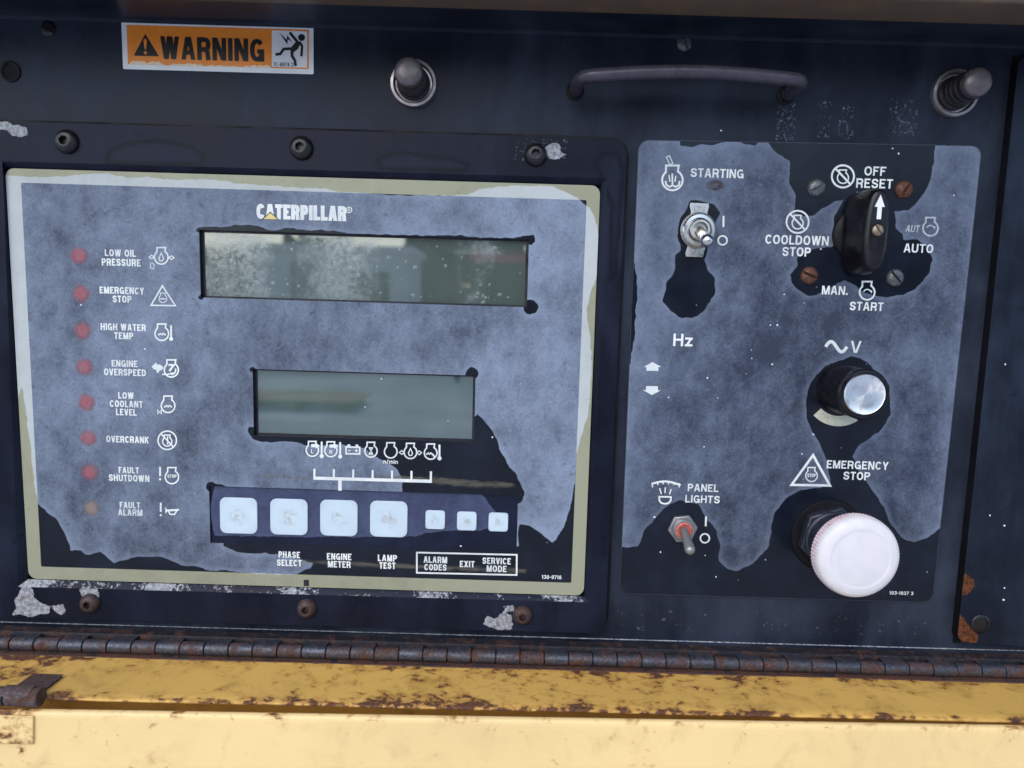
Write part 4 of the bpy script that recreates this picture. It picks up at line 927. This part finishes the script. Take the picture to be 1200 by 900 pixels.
for x0, x1, hh in ((151, 193, 4.6), (206, 240, 3.6), (198, 232, 2.2), (285, 318, 4.2), (240, 286, 1.8)):
    top = []; n = 12
    for i in range(n + 1): x = x0 + (x1 - x0) * i / n; top.append((x, 75.4 + (x - 150) * .0255 - hh * (.35 + .65 * rnd.random()) * (1 if 0 < i < n else 0)))
    bot = [(x, 75.6 + (x - 150) * .0255) for x in (x1, x0)]
    Pic(.30 + .02 * rnd.random()).fill(top + bot).done(ff, 'sticker_peel', 'scuff')
# latch studs
for (x, y, lb, dx) in ((485, 98.5, 'fluted grey stud in a steel ring between the warning sticker and the grab handle', 0), (1117.5, 110, 'fluted grey stud in a steel ring beside the right end of the grab handle', 0)):
    c = W(x, y); t = thing('latch_stud', lb, 'stud', c[0], c[1], 0, 'latch studs')
    g = lathe(c, [(11.2, -.02), (11.2, 1.4), (10.7, 2.3), (9.5, 2.4), (8.9, 1.6), (8.7, .3), (.01, .3)], 48); obj('ring', g, 'ring_steel', t, smooth=40)
    g = lathe(c, [(7.8, .2), (7.8, 2.0), (7.2, 2.6), (6.9, 3.2, .03), (6.8, 5.0, .03), (6.3, 5.4), (6.8, 5.8), (6.8, 8.4), (6.3, 8.8), (6.8, 9.2), (6.8, 11.8), (6.4, 12.2), (6.7, 12.6), (6.6, 15.6), (6.0, 16.2)], 44); obj('shank', g, 'stud_dark', t, smooth=35)
    obj('tip', lathe(c, [(6.4, 16.0), (6.5, 16.5), (6.45, 17.4), (6.1, 18.3), (5.2, 19.0), (3.5, 19.5), (.02, 19.7)], 40), 'stud_grey', t, smooth=50)
# grab handle
a, b = W(674, 107), W(921, 112)
t = thing('grab_handle', 'grey rounded steel grab handle standing off the black panel', 'handle', (a[0] + b[0]) / 2, (a[1] + b[1]) / 2)
path = []; hd_ = 24.0; rb = 8.0
path.append((*a, 0.0)); path.append((*a, hd_ - rb))
for k in range(1, 8): q = k / 8 * math.pi / 2; path.append((a[0] + rb * (1 - math.cos(q)), a[1], hd_ - rb + rb * math.sin(q)))
n = 18
for k in range(n + 1):
    f_ = k / n; path.append((a[0] + rb + (b[0] - a[0] - 2 * rb) * f_, a[1] + (b[1] - a[1]) * f_ + 2.2 * math.sin(math.pi * f_), hd_))
for k in range(1, 8): q = (1 - k / 8) * math.pi / 2; path.append((b[0] - rb * (1 - math.cos(q)), b[1], hd_ - rb + rb * math.sin(q)))
path += [(*b, hd_ - rb), (*b, 0.0)]
obj('bar', tube(path, 2.95, 18), 'handle_grey', t, smooth=60)
for c in (a, b): obj('foot', lathe(c, [(4.3, -.02), (4.3, .6), (3.9, 1.0), (3.3, 1.1), (3.2, 2.0), (.01, 2.0)], 28), 'rubber_or_shade', t, smooth=40)
# small black plate to the right of the switch plate
DR = 5.0
rq = [(1194, 66), (1268, 66), (1262, 762), (1121.5, 752)]
rQ = Quad(qpx(rq, DR), DR); bc = rQ.f(.5, 1)
sp = thing('side_plate', 'black painted side plate with orange rust on its lower corner', 'plate', bc.x, bc.y)
V, Fc, A = rQ.sheet(1.5, r=4.0)
RU = [[(1124, 672), (1133, 670), (1140, 677), (1142.5, 686), (1138, 694), (1130, 699), (1122, 700)], [(1118, 718), (1127, 719), (1133, 731), (1142, 738), (1147, 746), (1144, 756), (1118, 758)]]
at = {'chip_or_glint': np.full(len(A), -6.), 'rust': sdist(A, polys_px(RU, DR)) - .2, 'film': np.full(len(A), -20.)}
obj('face', (V, Fc), 'black_side', sp, attrs=at)
ring = rquad([tuple(p) for p in rQ.q], 4.0); n = len(ring)
obj('side', ([(u, v, 0) for u, v in ring] + [(u, v, DR) for u, v in ring], [(i, n + i, n + (i + 1) % n, (i + 1) % n) for i in range(n)]), 'rubber_or_shade', sp, smooth=40)
e0, e1 = W(1187, 66, 0), W(1116, 752, 0)
obj('gap_shade_strip', prism([e0, (e0[0] + 3.2, e0[1]), (e1[0] + 3.2, e1[1]), e1], -.02, 1.4), 'rubber_or_shade', sp, bev=.4)  # dark strip standing in for the shade in the gap beside the plate
c = W(1148.5, 731, DR); g = lathe(c, [(4.9, DR - .05), (4.9, DR + .5), (4.3, DR + .9), (3.4, DR + 1.0), (3.2, DR + .4), (.01, DR + .5)], 30); obj('bolt', g, 'screw_black', sp, smooth=35)

# ================================================================== piano hinge, sill and lower door
HR = 3.2; HDp, HV = FD + 6.0, vb - 4.2       # barrel radius, depth and height
ph = thing('piano_hinge', 'long rusty piano hinge with dark steel knuckles above the yellow sill', 'hinge', 0, HV, HDp)
g = strip([(vb - .95, FD - 5.0), (vb - .40, FD - 4.8), (vb - .55, FD + .6), (vb - 1.6, FD + .8), (vb - 6, FD + .8)], -330, 345)
obj('upper_leaf', g, 'hinge_rust', ph, smooth=40, attrs={'rust': np.full(len(g[0]), -.03)})
g = strip([(HV - 1.2, HDp - 2), (HV - HR + .1, HDp + 1.0), (HV - HR - .1, HDp + 4.2), (HV - HR - .7, HDp + 4.6)], -330, 345)
obj('lower_leaf', g, 'hinge_rust', ph, smooth=40, attrs={'rust': np.full(len(g[0]), .12)})
obj('pin', tube([(-330, HV, HDp), (345, HV, HDp)], 2.0, 12), 'hinge_rust', ph, smooth=50)
kw = mm(29.7, HDp) * 1.0; ux = W(-41, 760, HDp)[0]
def knuckle_mesh(w, upper):
    n = 20; V = []; Fc = []; prof = []
    # rolled knuckle: barrel that runs into its own leaf, upper ones back over the flange, lower ones forward to the sill
    for i in range(n + 1):
        a = R(100 + 330 * i / n) if upper else R(-60 - 300 * i / n)
        prof.append((HR * math.sin(a) , HR * math.cos(a)))
    if upper: prof = [(HR * .93, -HR * 1.75)] + [(HR * math.sin(R(95 - 330 * i / n)), HR * math.cos(R(95 - 330 * i / n))) for i in range(n + 1)]
    else: prof = [(-HR * 1.02, HR * 1.2)] + [(HR * math.sin(R(-88 + 320 * i / n)), HR * math.cos(R(-88 + 320 * i / n))) for i in range(n + 1)]
    for x in (0, .25, w - .25, w):
        k = .93 if x in (0, w) else 1.0
        V += [(x, HV + v * k, HDp + d * k) for v, d in prof]
    m_ = len(prof)
    for j in range(3):
        for i in range(m_ - 1): 
            q = (j * m_ + i, (j + 1) * m_ + i, (j + 1) * m_ + i + 1, j * m_ + i + 1)
            Fc.append(q if not upper else q[::-1])
    Fc += [tuple(range(m_ - 1, 0, -1)), tuple(range(3 * m_ + 1, 4 * m_))]
    return V, Fc
i = 0; uu = ux; rnd = random.Random(11)
while uu < 345:
    w = kw - .55
    V, Fc = knuckle_mesh(w, i % 2 == 0)
    jv, jd = rnd.uniform(-.12, .12), rnd.uniform(-.15, .15)
    V = [(x + uu, v + jv, d + jd) for x, v, d in V]
    ru = [(.10 if (x - uu < .6 or x - uu > w - .6) else (.06 if d < HDp - 1.2 else -.02)) + (.05 if i % 2 else 0) for x, v, d in V]
    obj('knuckle', (V, Fc), 'knuckle_steel', ph, smooth=40, attrs={'rust': ru})
    uu += kw * (1 + rnd.uniform(-.006, .006)); i += 1

# yellow sill: its front edge drops a little to the left as in the photograph
SV = HV - HR - .55
def on_height(x, y, v):          # pixel -> point on the horizontal plane of height v: returns (u, d)
    r_ = RT * ((x - 600) / F) + UP * ((450 - y) / F) + FW
    k = v / r_.z
    return r_.x * k, D - r_.y * k
f0, f1 = on_height(60, 816, SV), on_height(1150, 842, SV)
sl_ = (f1[1] - f0[1]) / (f1[0] - f0[0]); fd0 = f0[1] - sl_ * f0[0]
sill = thing('yellow_sill', 'narrow golden yellow steel sill with rust streaks below the piano hinge', 'sill', 0, SV, fd0)
N = 460; U = [-340 + 690 * i / N for i in range(N + 1)]; rows = []
prof = [(0, -999), (0, .0), (0, .35), (0, .7), (0, .9), (0, 1.0), (-.25, 1.012), (-.7, 1.022), (-1.2, 1.02), (-1.5, 1.0), (-1.7, .45), (-14, .44), (-90, .42)]
V, ru = [], []
back = HDp - 6
for dv, f_ in prof:
    for u in U:
        fr = fd0 + sl_ * u
        d = back - 2 if f_ == -999 else back + (fr - back) * f_
        wob = .25 * math.sin(u * .05) + .12 * math.sin(u * .31 + 2)
        V.append((u, SV + dv + wob * .4, d))
        e = -1.7
        if f_ == 0 or f_ == -999: e = 2.0
        elif f_ == .35: e = .1
        elif f_ == .7: e = -1.0
        elif f_ == .9: e = -.2
        elif f_ >= 1.0: e = 1.3
        ru.append(e + .7 * math.sin(u * .017 + f_ * 2) + (1.6 if u < -215 else 0))
k = N + 1; Fc = [((j + 1) * k + i, (j + 1) * k + i + 1, j * k + i + 1, j * k + i) for j in range(len(prof) - 1) for i in range(N)]
obj('sill_sheet', (V, Fc), 'yellow_sill', sill, smooth=50, attrs={'rust': ru})
# lower door, standing just in front of the sill
DD = max(fd0 - sl_ * 330, fd0 + sl_ * 345) + 5.5
dl, dr = W(-20, 833, DD), W(1220, 853.5, DD)
dn = (dr[1] - dl[1]) / (dr[0] - dl[0])
door = thing('lower_door', 'pale yellow painted steel door below the sill with rust spots', 'door', 0, -330, DD)
V, ru = [], []; prof = [(-16, -3.2), (-1.2, -3.2), (-.3, -2.8), (-.05, -1.8), (-.5, -.6), (-1.4, -.1), (-3, 0)] + [(-3 - 1.7 * q_, 0) for q_ in range(1, 19)] + [(-60, 0), (-160, 0)]
SPOTS = polys_px([[(121, 866), (126, 864.5), (130, 871), (127, 877), (121.5, 877)], [(2, 875), (12, 873), (14, 880), (6, 882)], [(16, 876), (28, 874), (32, 881), (22, 884)]], DD)
for dv, dd in prof:
    for u in U:
        V.append((u, dl[1] + dn * (u - dl[0]) + dv, DD + dd))
pts = np.array([(a[0], a[1]) for a in V]); sdv = sdist(pts, SPOTS)
for (dv, dd), blk in zip(prof, range(len(prof))):
    for i, u in enumerate(U):
        e = -.45 + .5 * math.sin(u * .03)
        if dd < -.05: e = .8
        elif dv > -4: e = -.6
        if u < -195: e += 2.3 * min(1, (-195 - u) / 30)
        ru.append(max(e, sdv[blk * k + i] * 3 - .5 if sdv[blk * k + i] > -1 else -9))
Fc = [((j + 1) * k + i, (j + 1) * k + i + 1, j * k + i + 1, j * k + i) for j in range(len(prof) - 1) for i in range(N)]
obj('door_skin', (V, Fc), 'yellow_door', door, smooth=50, attrs={'rust': ru})

# rusty strap hinge joining sill and door at the left
kx0, kx1 = W(-30, 818, DD - 1), W(45, 820, DD - 1)
kr = 4.0; kc = (kx1[1], DD - 3.0)
t = thing('strap_hinge', 'small heavily rusted strap hinge between the yellow sill and the lower door', 'hinge', kx1[0] - 8, kc[0], kc[1])
for a_, b_ in ((kx0[0], W(5, 818, DD - 1)[0] - .4), (W(5, 818, DD - 1)[0] + .4, kx1[0])):
    obj('knuckle', tube([(a_, kc[0], kc[1]), (a_ + .4, kc[0], kc[1]), (b_ - .4, kc[0], kc[1]), (b_, kc[0], kc[1])], [kr * .9, kr, kr, kr * .9], 24), 'strap_rust', t, smooth=40)
lf = []
for (x, y) in ((17, 806), (46, 812), (73, 791), (39, 790)):
    u, d = on_height(x, y, SV + 1.4); lf.append((u, d))
V = [(u, SV + .1, d) for u, d in lf] + [(u, SV + 1.5, d) for u, d in lf]
obj('upper_leaf', (V, [(7, 6, 5, 4), (0, 1, 5, 4), (1, 2, 6, 5), (2, 3, 7, 6), (3, 0, 4, 7)]), 'strap_rust', t, bev=.4)
# the tongue that runs from the leaf round the knuckle
u0_, u1_ = lf[0][0] + 1, lf[1][0]
tg = [(SV + 1.5, lf[0][1] - 1), (SV + 1.2, (lf[0][1] + kc[1]) / 2), (kc[0] + kr + .5, kc[1] - 1.5), (kc[0] + kr + .3, kc[1] + 1.0), (kc[0] + kr * .5, kc[1] + kr * .95)]
V = [(u, v, d) for v, d in tg for u in (u0_, u1_)]
obj('tongue', (V, [(2 * i + 2, 2 * i + 3, 2 * i + 1, 2 * i) for i in range(len(tg) - 1)]), 'strap_rust', t, smooth=60)
lp = qpx([(-30, 836), (40.5, 838), (40.5, 870.5), (-30, 869)], DD)
V, Fc = prism(lp, DD + .02, DD + 1.2)
obj('lower_leaf', (V, Fc), 'yellow_door', t, bev=.4, attrs={'rust': [2.2, 2.4, 1.0, 1.8] * 2})

# ================================================================== loose wet: specks of sleet and beads of rain
rnd = random.Random(21); gs = []
def speck(p, d, r):
    r *= .8; V, Fc = lathe((0, 0), [(r, 0), (r * .85, r * .4), (r * .5, r * .65), (.01, r * .75)], 8)
    e = rnd.uniform(.7, 1.4); gs.append(([(p[0] + x * e, p[1] + y, d + z) for x, y, z in V], Fc))
for (x, y, s_) in ((95, 357.5, 1.5), (170, 409, 1.2), (447, 444, 1), (428, 477, .9), (577, 512.5, 1.5), (540, 640, 1.2), (660, 225, .8), (525, 493, .7)): speck(W(x, y, DL), DL, mm(s_))
for (x, y, s_) in ((1046, 174, 1.1), (1053, 180, 1.5), (903, 381, 1.3), (911, 381, 1.4), (829, 443, 1.2), (881, 420, 1.1), (905, 427, 1.2), (1118, 229, 1.1), (774, 647, 1.4), (839, 676, 1.3), (767, 606, 1.3), (953, 509, 1.2), (940, 532, .9), (962, 292, 1.1), (897, 656, 1), (919, 345, 1)): speck(W(x, y, DS), DS, mm(s_))
for k in range(20): x, y = rnd.uniform(760, 1090), rnd.uniform(180, 690); speck(W(x, y, DS), DS, mm(rnd.choice((.5, .5, .6, .7, .9))))
for k in range(12): x, y = rnd.uniform(60, 670), rnd.uniform(240, 680); (speck(W(x, y, DL), DL, mm(rnd.choice((.4, .5, .6)))) if not (225 < x < 630 and 260 < y < 365 or 285 < x < 565 and 425 < y < 525 or 240 < x < 612 and 560 < y < 650) else None)
for (x, y) in ((1013, 50), (845, 153), (160, 60), (600, 160)): speck(W(x, y, 0), 0, mm(1.1))
for (x, y) in ((1177, 689), (1146, 722), (1160, 604), (1177, 616), (1178, 427), (1176, 703)): speck(W(x, y, DR), DR, mm(1.4))
tag(obj('sleet_specks', join(*gs), 'speck', smooth=60, kind='stuff'), 'tiny white specks of sleet scattered over the panel', 'specks')
gs = []
for (x0, x1, y0, y1, n) in ((911, 933, 121, 165, 130), (957, 975, 118, 164, 50), (984, 1002, 118, 164, 60), (1042, 1075, 115, 160, 120)):
    q = Quad(qpx([(x0, y0), (x1, y0), (x1 - 2, y1), (x0 - 2, y1)], 0), 0)
    gs.append(drops(lambda s, t: q.f(s, t), n, .2, .8, .0, .4, int(x0)))
q = Quad(qpx([(722, 715), (1110, 722), (1105, 745), (718, 740)], 0), 0); gs.append(drops(lambda s, t: q.f(s, t), 70, .25, .9, 0, .35, 77))
tag(obj('rain_beads', join(*gs), 'water_drop', smooth=60, kind='stuff'), 'small clear rain beads clinging to the black panel', 'raindrops')
q = Quad(qpx([(605, 162), (665, 164), (662, 190), (603, 188)], DB), DB)
obj('bead', drops(lambda s, t: q.f(s, t), 70, .2, .7, DB, .4, 9), 'water_drop', mod, smooth=60, kind='stuff')
